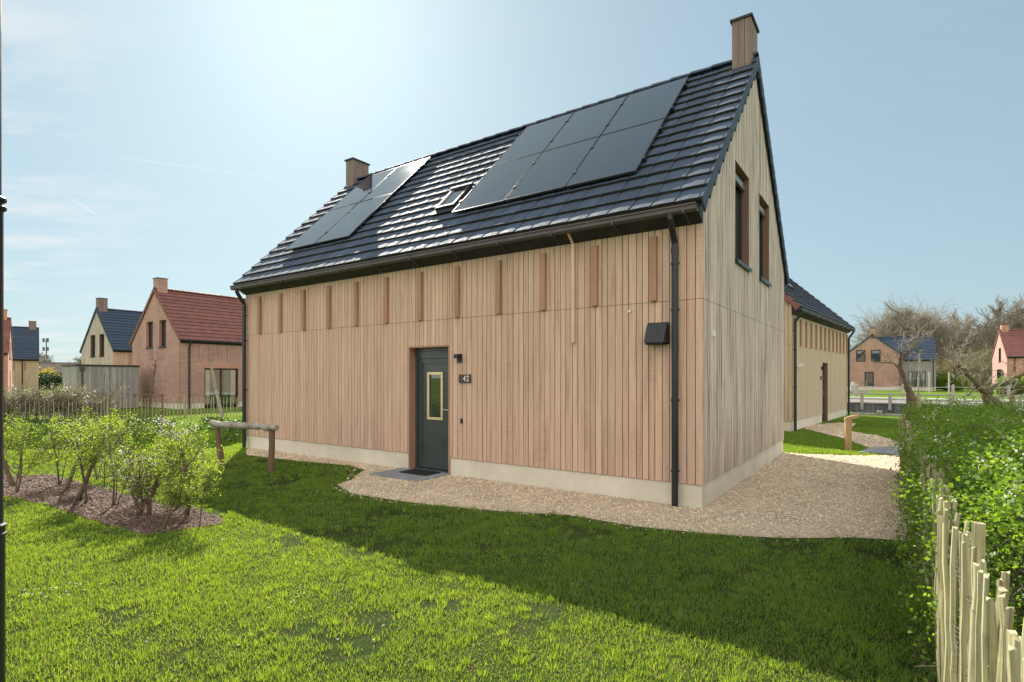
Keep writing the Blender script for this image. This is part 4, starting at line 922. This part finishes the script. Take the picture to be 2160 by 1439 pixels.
# ------------------------------------------------------------------ grass, chips
def inpoly(P,poly):
    x,y=P[:,0],P[:,1]; c=np.zeros(len(P),bool); n=len(poly); j=n-1
    for i in range(n):
        xi,yi=poly[i];xj,yj=poly[j]
        k=((yi>y)!=(yj>y))&(x<(xj-xi)*(y-yi)/(yj-yi+1e-12)+xi); c^=k; j=i
    return c
def vnoise(P,sc,seed):
    g=np.random.default_rng(seed).random((256,256)); q=P*sc; i=np.floor(q).astype(int); f=q-i; f=f*f*(3-2*f)
    a=g[i[:,0]%256,i[:,1]%256];b=g[(i[:,0]+1)%256,i[:,1]%256];c=g[i[:,0]%256,(i[:,1]+1)%256];d=g[(i[:,0]+1)%256,(i[:,1]+1)%256]
    return (a*(1-f[:,0])+b*f[:,0])*(1-f[:,1])+(c*(1-f[:,0])+d*f[:,0])*f[:,1]
HOUSEP=[house_pt(0,0),house_pt(HL,0),house_pt(HL,HW),house_pt(0,HW)]
SLABP=[house_pt(DR[0]-.16,-.78),house_pt(DR[1]+.02,-.78),house_pt(DR[1]+.02,0),house_pt(DR[0]-.16,0)]
w2=lambda a,b:(8.55+.646*a-.763*b,16.75+.763*a+.646*b)
HOUSE2P=[w2(-.2,-.1),w2(9.6,-.1),w2(9.6,6.3),w2(-.2,6.3)]
def lawn_points(rn,bands):
    out=[]
    for (y0,y1,den) in bands:
        W=lambda y:1.05*y+2.0
        n=int(den*(y1-y0)*2*W((y0+y1)/2)); y=rn.uniform(y0,y1,n); x=rn.uniform(-1,1,n)*(1.05*y+2.0); out.append(np.stack([x,y,np.full(n,(y0+y1)/2)],1))
    return np.concatenate(out)
def bare(P):
    a=vnoise(P,1.1,3)*.6+vnoise(P,3.1,4)*.4; b=vnoise(P,4.5,9); right=np.clip((P[:,0]-1.0)/2.5,0,1)*np.clip((6-P[:,1])/2,0,1)
    return a+.25*b-.20*right-.03
def grass(name,label,bands,hmul,wmul,seed,region=None):
    rn=np.random.default_rng(seed); Q=lawn_points(rn,bands); P=Q[:,:2]
    keep=np.ones(len(P),bool)
    for poly in (GRAV,MULCH,PATH2,PAV,HOUSEP,SLABP,HOUSE2P): keep&=~inpoly(P,poly)
    f=bare(P); keep&=(rn.random(len(P))<np.clip((f-.30)*8,0.06,1)); 
    if region is not None: keep&=region(P)
    P=P[keep]; Q=Q[keep]; n=len(P); d=Q[:,2]
    cl=vnoise(P,2.3,5)*.5+vnoise(P,7.0,6)*.5
    h=(.022+.05*cl**1.3)*rn.uniform(.55,1.35,n)*hmul; wd=np.clip(.0016+.0007*P[:,1],.0026,.02)*rn.uniform(.7,1.3,n)*wmul
    yaw=rn.uniform(0,2*np.pi,n); ln=rn.uniform(.1,1.0,n)*h; la=rn.uniform(0,2*np.pi,n)+vnoise(P,1.5,8)*2
    z=np.array([hz_all(a,b) for a,b in P])-.004
    ax=np.stack([np.cos(yaw),np.sin(yaw),np.zeros(n)],1); ld=np.stack([np.cos(la),np.sin(la),np.zeros(n)],1)
    B=np.stack([P[:,0],P[:,1],z],1); up=np.array([0,0,1.0])
    V=np.empty((n,5,3)); w_=wd[:,None]*.5
    V[:,0]=B-ax*w_; V[:,1]=B+ax*w_; M=B+up*h[:,None]*.6+ld*ln[:,None]*.3; V[:,2]=M+ax*w_*.8; V[:,3]=M-ax*w_*.8; V[:,4]=B+up*h[:,None]*(1-.25*(ln/h)[:,None])+ld*ln[:,None]
    I=np.arange(n)*5; F1=np.stack([I,I+1,I+2,I+3],1); F2=np.stack([I+3,I+2,I+4],1)
    t=np.clip(.55+.5*(vnoise(P,.7,12)-.5)+.55*(vnoise(P,3.7,13)-.5)+rn.normal(0,.22,n),0,1)
    T=np.concatenate([t,t])
    me=np_mesh(name,V.reshape(-1,3),n,[F1,F2],T,Mt['grass']); o=link(name,me); tag(o,label,'grass',None,'stuff'); return n
nb=grass('grass','lawn grass in front of and around the timber house',[(1.2,2.2,2800),(2.2,3.4,8500),(3.4,4.8,7000),(4.8,6.5,4600),(6.5,9,2700),(9,13,1300),(13,18,450),(18,26,130)],.86,.9,20)
def dry(P): return nr.random(len(P))<.5+0*P[:,0]
_g=Mt['grass']; Mt['grass']=leafmat('straw blade',(.42,.36,.16),(.26,.22,.10),.4,(1.5,1.4,.9),.7,.1)
grass('dry_grass','sparse straw coloured dead blades mixed through the lawn',[(2.2,3.4,700),(3.4,4.8,550),(4.8,6.5,350),(6.5,9,200)],.7,1.0,44)
Mt['grass']=_g
# taller tufts and clover-like dark clumps
def tufts(name,label,n,seed):
    rn=np.random.default_rng(seed); y=rn.uniform(2.2,14,n*3)**1.0; x=rn.uniform(-1,1,n*3)*(1.0*y+1.5); P=np.stack([x,y],1); k=np.ones(len(P),bool)
    for poly in (GRAV,MULCH,PATH2,PAV,HOUSEP,SLABP,HOUSE2P): k&=~inpoly(P,poly)
    P=P[k][:n]; m_=26; C=np.repeat(P,m_,axis=0)+rn.normal(size=(len(P)*m_,2))*.018; n2=len(C); base=np.repeat(P,m_,axis=0)
    h=rn.uniform(.03,.062,n2); dirv=C-base+rn.normal(size=(n2,2))*.006; l=dirv/.02*h[:,None]*.35; z=np.array([hz_all(a,b) for a,b in C])
    B=np.stack([C[:,0],C[:,1],z],1); yaw=rn.uniform(0,6.28,n2); ax=np.stack([np.cos(yaw),np.sin(yaw),0*yaw],1)*(np.clip(.0018+.0006*C[:,1],.003,.01)[:,None])*.5
    V=np.empty((n2,5,3)); L3=np.stack([l[:,0],l[:,1],0*h],1); up=np.array([0,0,1.0])
    V[:,0]=B-ax;V[:,1]=B+ax;M=B+up*h[:,None]*.6+L3*.35;V[:,2]=M+ax*.8;V[:,3]=M-ax*.8;V[:,4]=B+up*h[:,None]*.92+L3
    I=np.arange(n2)*5; T=np.repeat(rn.uniform(.1,.9,len(P)),m_); T=np.concatenate([T,T]); me=np_mesh(name,V.reshape(-1,3),n2,[np.stack([I,I+1,I+2,I+3],1),np.stack([I+3,I+2,I+4],1)],T,Mt['grass'])
    tag(link(name,me),label,'grass',None,'stuff')
tufts('grass_tufts','longer grass tufts scattered over the lawn',2600,23)
def chips(name,label,polys,excl,bands,size,flat,mat_,seed,z0=.01,tl=(.6,1.25)):
    rn=np.random.default_rng(seed); Q=lawn_points(rn,bands); P=Q[:,:2]; k=np.zeros(len(P),bool)
    for p in polys: k|=inpoly(P,p)
    for p in excl: k&=~inpoly(P,p)
    P=P[k]; n=len(P); s=size*rn.uniform(.5,1.5,n)*np.clip(P[:,1]/7,.75,2.2)
    a=rn.uniform(0,2*np.pi,n); V=np.empty((n,5,3)); tilt=rn.normal(0,.35,n)
    for i in range(4):
        an=a+i*np.pi/2+rn.uniform(-.4,.4,n); r=s*.5*rn.uniform(.55,1.25,n)*(1.4 if i%2 else .8)
        V[:,i,0]=P[:,0]+np.cos(an)*r; V[:,i,1]=P[:,1]+np.sin(an)*r; V[:,i,2]=z0+rn.uniform(0,.35,n)*s*flat
    V[:,4,0]=P[:,0]; V[:,4,1]=P[:,1]; V[:,4,2]=z0+s*flat*rn.uniform(.5,1.2,n)
    I=np.arange(n)*5; F=np.concatenate([np.stack([I+i,I+(i+1)%4,I+4],1) for i in range(4)]); t=rn.uniform(tl[0],tl[1],n); T=np.concatenate([t]*4)
    tag(link(name,np_mesh(name,V.reshape(-1,3),n,[F],T,Mt[mat_])),label,name.replace('_',' '),None,'stuff'); return n
nc=chips('gravel','loose pale shell chippings on the path round the timber house',[GRAV],[HOUSEP,SLABP],[(5.2,6.5,2600),(6.5,8,2000),(8,10,1300),(10,12.2,800)],.020,.45,'chip',31)
nc+=chips('gravel','loose chippings on the curved path to the second timber house',[PATH2],[HOUSE2P],[(12.5,16,360),(16,20.5,220)],.020,.5,'chip',32)
nc+=chips('bark_mulch','loose bark chips under the young hawthorns',[MULCH],[],[(5.4,7,1500),(7,9.5,900)],.030,.6,'bchip',33,z0=.014,tl=(.45,1.35))
nc+=chips('bark_mulch','bark and soil litter under the hedge along the picket fence',[[(2.0,2.2),(2.2,3.0),(3.05,4.2),(3.9,5.5),(6.6,9.4),(9.0,8.6),(4.4,2.2)]],[],[(2.2,9.5,700)],.026,.6,'bchip',34,tl=(.4,1.2))
EDGE=[(x-.10,y-.16) for x,y in GRAV[3:19]]+[(7.0,9.3)]+[(6.0,9.5),(3.5,5.9),(1.5,6.4),(-1,7.3),(-2.3,8.6)]
chips('gravel','stray chippings spilled into the grass along the path edge',[EDGE],[HOUSEP,SLABP],[(5.2,8,170),(8,10.5,110)],.018,.6,'chip',36,z0=.025)
chips('lawn_litter','bits of bark and dead leaf lying on the worn patches of the lawn',[[(-4,2.0),(4.2,2.0),(4.0,5.5),(1,6),(-4,7)]],[GRAV,MULCH],[(2.2,7,130)],.016,.5,'bchip',37,z0=.008)
print('blades',nb,'chips',nc)
# daisies
rn=np.random.default_rng(77); C=[]
for (cx,cy,k) in ((-3.45,4.05,12),(-3.2,4.15,8),(-2.1,3.3,2),(-2.9,5.4,3),(-1.55,3.9,5),(-4.3,3.05,2),(-1.7,5.9,8),(-2.4,6.9,6),(-2.7,7.6,8),(3.25,4.35,4),(-.9,3.4,3)):
    for _ in range(k): C.append((cx+rn.normal()*.13,cy+rn.normal()*.10,rn.uniform(.045,.065)))
mb=MB()
for (x,y,z) in C:
    n=9; 
    for i in range(n):
        a=2*pi*i/n; mb.quad((x,y,z),(x+.007*cos(a-.25),y+.007*sin(a-.25),z+.003),(x+.009*cos(a),y+.009*sin(a),z+.003),(x+.007*cos(a+.25),y+.007*sin(a+.25),z+.003),t=rn.uniform(.6,1))
tag(link('daisies',mesh_from('daisies',mb,Mt['blossom'],False,False)),'tiny white daisies dotted through the lawn','daisies',None,'stuff')

# ------------------------------------------------------------------ quay, road, far side on the right
QA=Vector((14.5,28.8,0)); QB=Vector((24,20.6,0)); QD=(QB-QA).normalized(); QN=Vector((-QD.y,QD.x,0)); QR=math.atan2(QD.y,QD.x)
qw=thing('quay_wall','blue grey plank quay wall below the road beyond the second house','wall',(QA.x,QA.y,0),QR); r_=random.Random(4)
m=MB(); clad(m,lambda a,d,z:(a,-d,z),-6,14,-.7,lambda a:.40,[],board_edges(-6,14,r_,(.16,.19,.22)),.01,.06,(),.22,0,r_); part('planks',m,Mt['quay'],qw)
m=MB(); m.box(-6,14,-.07,.14,.402,.46); part('coping',m,Mt['beam'],qw)
qr=thing('quay_railing','low grey timber railing posts along the quay edge','railing',(QA.x,QA.y,0),QR)
for i in range(16): x=-4.5+i*1.12; m=MB(); m.box(x-.06,x+.06,-.19,-.075,.12,.93); part('post',m,Mt['beam'],qr)
m=MB(); m.tube([(-5,-.13,.86),(13,-.13,.86)],.035,6); part('rail',m,Mt['beam'],qr)
m=MB(); m.tube([(-5,-.13,.62),(13,-.13,.62)],.025,6); part('rail',m,Mt['beam'],qr)
m=MB(); m.box(-6,14,-.3,-.2,-.62,-.5); 
nb_=thing('mooring_beam','long grey timber beam on short posts at the near canal edge','beam',(QA.x,QA.y,0),QR)
m=MB(); m.box(-6,14,-3.16,-3.02,-.02,.10); part('beam',m,Mt['beam'],nb_)
m=MB(); m.box(-6,14,-3.10,-3.04,-.62,-.03); part('boards',m,Mt['quay'],nb_)
for i in range(5): m=MB(); x=-4+i*4.2; m.box(x-.09,x+.09,-3.2,-2.98,.102,.22); part('post',m,Mt['beam'],nb_)
def qpt(a,b): p=QA+QD*a+QN*b; return (p.x,p.y)
m=MB(); m.quad(*[qpt(a,b)+(-.5,) for a,b in((-10,-3.0),(40,-3.0),(40,.0),(-10,.0))]); struct('water',mesh_from('water',m,Mt['water']),'narrow canal below the quay wall')
def band(name,b0,b1,dz,m_,label):
    mb=MB(); n=30
    for i in range(n):
        a0,a1=-8+i*2.4,-8+(i+1)*2.4; P=[(a0,b0),(a1,b0),(a1,b1),(a0,b1)]; mb.quad(*[qpt(a,b)+(max(hz_all(*qpt(a,b)),.08)+dz,) for a,b in P])
    return struct(name,mesh_from(name,mb,Mt[m_]),label)
band('road',.16,6.5,.03,'asphalt','grey asphalt road beyond the quay'); band('pavement',6.6,7.6,.06,'stone','pale verge strip along the far side of the road')
fn=thing('rope_fence','row of grey posts with a slack wire beyond the road','fence',(QA.x,QA.y,0),QR); pz=[]
for i in range(14):
    x=-5+i*2.3; z=hz_all(*qpt(x,7.9)); pz.append((x,z)); m=MB(); m.box(x-.07,x+.07,7.83,7.97,z-.05,z+.78); m.hexa([(x-.07,7.83,z+.78),(x+.07,7.83,z+.78),(x+.07,7.97,z+.78),(x-.07,7.97,z+.78)],[(x-.03,7.87,z+.85),(x+.03,7.87,z+.85),(x+.03,7.93,z+.85),(x-.03,7.93,z+.85)]); part('post',m,Mt['beam'],fn)
for (a,za),(b,zb) in zip(pz[:-1],pz[1:]):
    m=MB(); m.tube([(a+(b-a)*k/6,7.9,za+.72-.07*4*(k/6)*(1-k/6)) for k in range(7)],.018,5); part('wire',m,Mt['beam'],fn)
bo=thing('stone_bollard','pale stone bollard with a rounded top before the far brick house','bollard',(33.0,53.0,.12))
m=MB(); m.tube([(0,0,-.1),(0,0,.75),(0,0,1.0),(0,0,1.12)],[.22,.22,.16,.10],8); part('shaft',m,Mt['stone'],bo)
m=MB(); m.box(-1.4,1.4,-.12,.12,-.1,.28); part('kerb_stone',m,Mt['beam'],bo)
# bare knotted trees near the hedge end
def limbs(name,label,x,y,chains,twigs,m_,seed,tl=(.3,.7),group=None):
    t=thing(name,label,'tree',(x,y,0),0,group); rg=random.Random(seed); mb=MB(); out=[];tips=[]
    TP=dict(levels=2,segs=[5,4,3],wander=[.12,.2,.25],up=[.04,.03,0],start=[.3,.3],kids=[1,1],ang=(.4,1.1),ratio=(.35,.6),taper=.4,rr=.6)
    for pts,rad in chains:
        P=[Vector(p) for p in pts]; Q=[];RR=[]
        for i in range(len(P)-1):
            for k in range(5): f=k/5; Q.append(P[i].lerp(P[i+1],f)+Vector((rg.gauss(0,.012),rg.gauss(0,.012),rg.gauss(0,.012)))); RR.append((rad[i]+(rad[i+1]-rad[i])*f)*(1+rg.uniform(-.12,.12)))
        Q.append(P[-1]); RR.append(rad[-1]); mb.tube(Q,RR,9)
        for _ in range(int(twigs*len(Q)/12)):
            q=rg.choice(Q[len(Q)//3:]); grow(out,tips,q,(rg.uniform(-.8,.8),rg.uniform(-.8,.8),rg.uniform(.3,1.2)),rg.uniform(*tl),.009,0,TP,rg)
    link('trunk',mesh_from('trunk',mb,Mt[m_],True,False),t); link('crown',skel_mesh('crown',out,Mt['twig'],(4,3,3),.0035),t); return t
limbs('knotted_tree','pollarded bare tree tied to a stake at the far end of the hedge',9.45,13.0,[([(0,0,0),(.02,0,.7),(.0,0,1.30)],[.11,.09,.085]),([(0,0,1.28),(-.10,0,1.50),(-.20,.05,1.85),(-.22,0,2.25)],[.07,.045,.05,.03]),([(0,0,1.28),(-.06,.1,1.42)],[.06,.03]),([(-.2,.05,1.9),(-.45,0,2.0),(-.8,.1,2.02)],[.03,.015,.008]),([(-.2,.05,2.1),(.05,0,2.35),(.3,.1,2.75)],[.025,.014,.008]),([(-.2,0,2.0),(.0,.1,2.2),(.15,0,2.6)],[.02,.012,.007])],6,'bark',61,(.3,.7))
stk=thing('tree_stake','light wooden stake beside the pollarded tree','stake',(9.62,13.02,0)); m=MB(); rough_tube(m,(0,0,-.1),(0,0,1.2),.045,.04,4,8,rg); part('stake',m,Mt['oak'],stk)
limbs('gnarled_tree','gnarled old fruit tree with mossy twisted limbs rising over the hedge',8.35,9.6,[
 ([(.25,0,0),(.2,0,.7),(.02,0,1.1),(-.03,0,1.32),(-.05,0,1.45)],[0.088,0.082,0.075,0.082,0.082]),
 ([(-.05,0,1.42),(-.22,0,1.55),(-.42,0,1.78),(-.52,.02,1.86),(-.60,.02,1.80),(-.58,0,1.66),(-.55,0,1.58)],[0.068,0.044,0.031,0.024,0.018,0.012,0.005]),
 ([(-.03,0,1.42),(.15,.0,1.52),(.38,.0,1.60),(.62,0,1.72),(.9,0,1.62),(1.15,.05,1.44),(1.4,.1,1.46)],[0.054,0.034,0.027,0.024,0.019,0.014,0.007]),
 ([(.0,0,1.26),(.2,0,1.18),(.42,0,1.12)],[0.068,0.058,0.048]),
 ([(.35,0,1.14),(.46,.02,1.38),(.55,0,1.66)],[0.048,0.031,0.020]),
 ([(.5,0,1.5),(.8,.0,1.36),(1.1,0,1.24),(1.35,.1,1.42),(1.7,.1,1.42)],[.03,.026,.022,.016,.01]),
 ([(-.22,0,1.5),(-.36,.0,1.34),(-.46,0,1.30)],[.02,.014,.007])],6,'barkg',62,(.22,.5))
# small staked young trees in front of the far brick house
YP2=dict(YP); 
for i,(x,y,h,lb) in enumerate([(41.5,56,4.0,'thin young tree tied to pale stakes before the far timber wing')]): tree('young_tree',lb,x,y,.2,h,70+i,YP2,'twig',.02,(5,3,3))
for i,(x,y) in enumerate([(42.3,55.5),(44.6,55.9)]): o=part('tree_stake',(lambda m:(m.box(-.06,.06,-.06,.06,-.1,2.0),m)[1])(MB()),Mt['beam'],None); o.location=(x,y,.2); tag(o,['pale upright stake left of the far young tree','pale upright stake right of the far young tree'][i],'stake')

# ------------------------------------------------------------------ woods behind
WP=dict(levels=4,segs=[7,6,5,4,3],wander=[.06,.13,.18,.22,.25],up=[.02,.05,.05,.04,.02],start=[.22,.25,.25,.2],kids=[3,2,2,2],ang=(.35,.85),ratio=(.45,.66),taper=.4,rr=.58)
RP=dict(WP); RP['segs']=[4,6,5,4,3]; RP['start']=[.25,.15,.2,.2]; RP['kids']=[4,2,2,2]; RP['ang']=(.45,1.0); RP['ratio']=(.62,.85)
def copy_tree(o):
    c=o.copy(); col.objects.link(c)
    for ch in o.children: k=ch.copy(); col.objects.link(k); k.parent=c; k.matrix_parent_inverse=Matrix()
    return c
tree('round_tree','big bare tree with a wide rounded crown behind the far brick house',60.8,85,.1,6.3,81,RP,'twig',.016,r=.30,sides=(7,5,3,3,3))
PP=dict(WP); PP['levels']=3; PP['kids']=[2,2,2]; PP['ang']=(.25,.6); PP['ratio']=(.3,.5); PP['segs']=[12,6,5,4]; PP['start']=[.25,.2,.2]
protos=[tree('bare_tree','slender leafless tree in the wood behind the far brick houses',0,0,0,9.5,90+i,PP,'twig',.024,(5,4,3,3),group='leafless trees in the wood',leaf=(('ivy',9,.28,.5,4.8) if i==1 else None)) for i in range(4)]
# ivy proto gets its own label
IV='leafless tree with ivy climbing its lower trunk in the wood'
protos[1]['label']=IV; protos[1]['group']='ivy clad trees in the wood'
rg=random.Random(15); k=0
for i in range(46):
    f=i/45; px=1760+f*470+rg.uniform(-12,12); D=rg.uniform(84,112); x=(px-1080)/1155.6*D
    pi_=rg.choice([0,2,3,0,2,3,1]) if not (1960<px<2070) else rg.choice([1,1,0,3])
    src=protos[pi_]; first=(src.location.length==0); o=src if first else copy_tree(src)
    hh=(.78+.3*rg.random())*(1.12 if px>2080 else 1.0)*(.62 if px<1850 else 1); o.location=(x,D,.05); o.rotation_euler=(0,0,rg.uniform(0,6.28)); o.scale=(hh*1.05,hh*1.05,hh)
SP2=dict(SP); SP2['levels']=2
scrub('catkin_thicket','pale blossoming willow thicket at the foot of the wood','thicket',[(58,76),(69,79)],3.0,3.0,60,SP2,'twig','willow',4,.14,55,lrad=.22)
scrub('catkin_thicket','pale budding thicket filling the gap right of the red roofed house','thicket',[(72,77),(84,80)],3.0,3.0,40,SP2,'twig','willow',4,.14,56,lrad=.22)
scrub('understorey','greenish budding undergrowth in the wood behind the brick houses','undergrowth',[(52,86),(72,88),(92,90)],4.6,5.0,150,SP2,'twig','budding',2,.16,57,lrad=.3)
scrub('green_bush','rounded light green bush before the thicket','bush',[(52.3,66),(53.9,66)],1.3,1.0,40,SP2,'twigd','leafy',8,.10,58,lrad=.12)
scrub('green_bush','dark leafy bush at the corner of the red roofed house','bush',[(44.2,49.5),(47.5,49)],1.15,1.0,50,SP2,'twigd','leafh',10,.10,59,lrad=.12)
scrub('dark_hedge','dark low hedge at the foot of the wood','hedge',[(54,74),(60,75)],1.6,1.2,60,SP2,'twigd','ivy',8,.14,60,lrad=.15)
# trees by the mast on the left
for i,(px,D,s_) in enumerate(((84,150,.62),(96,160,.70),(112,150,.6),(174,120,.5),(184,118,.5))):
    o=copy_tree(protos[(0,2,3,0,2)[i]]); o.location=((px-1080)/1155.6*D,D,0); o.rotation_euler=(0,0,i*1.7); o.scale=(s_*1.6,s_*1.6,s_); o['label']=('bare tree on the horizon around the telecom mast' if i<3 else 'bare tree on the horizon between the shed and the grey gable'); o['group']='bare trees around the mast' if i<3 else 'bare trees behind the shed'

rn=np.random.default_rng(88); P=np.stack([rn.uniform(-21,-7.0,26000),rn.uniform(12.9,20.2,26000)],1); k=vnoise(P,1.3,40)+.4*vnoise(P,4,41)>.55; P=P[k]
z=np.array([hz_all(a,b) for a,b in P])+rn.uniform(0,.16,len(P))*vnoise(P,2.2,42)*2
tag(link('ditch_weeds',leaves_np('ditch_weeds',np.stack([P[:,0],P[:,1],z],1),.085,Mt['ivy'],rn,upbias=.2)),'dark rough weeds on the banks of the ditch behind the young hawthorns','weeds',None,'stuff')
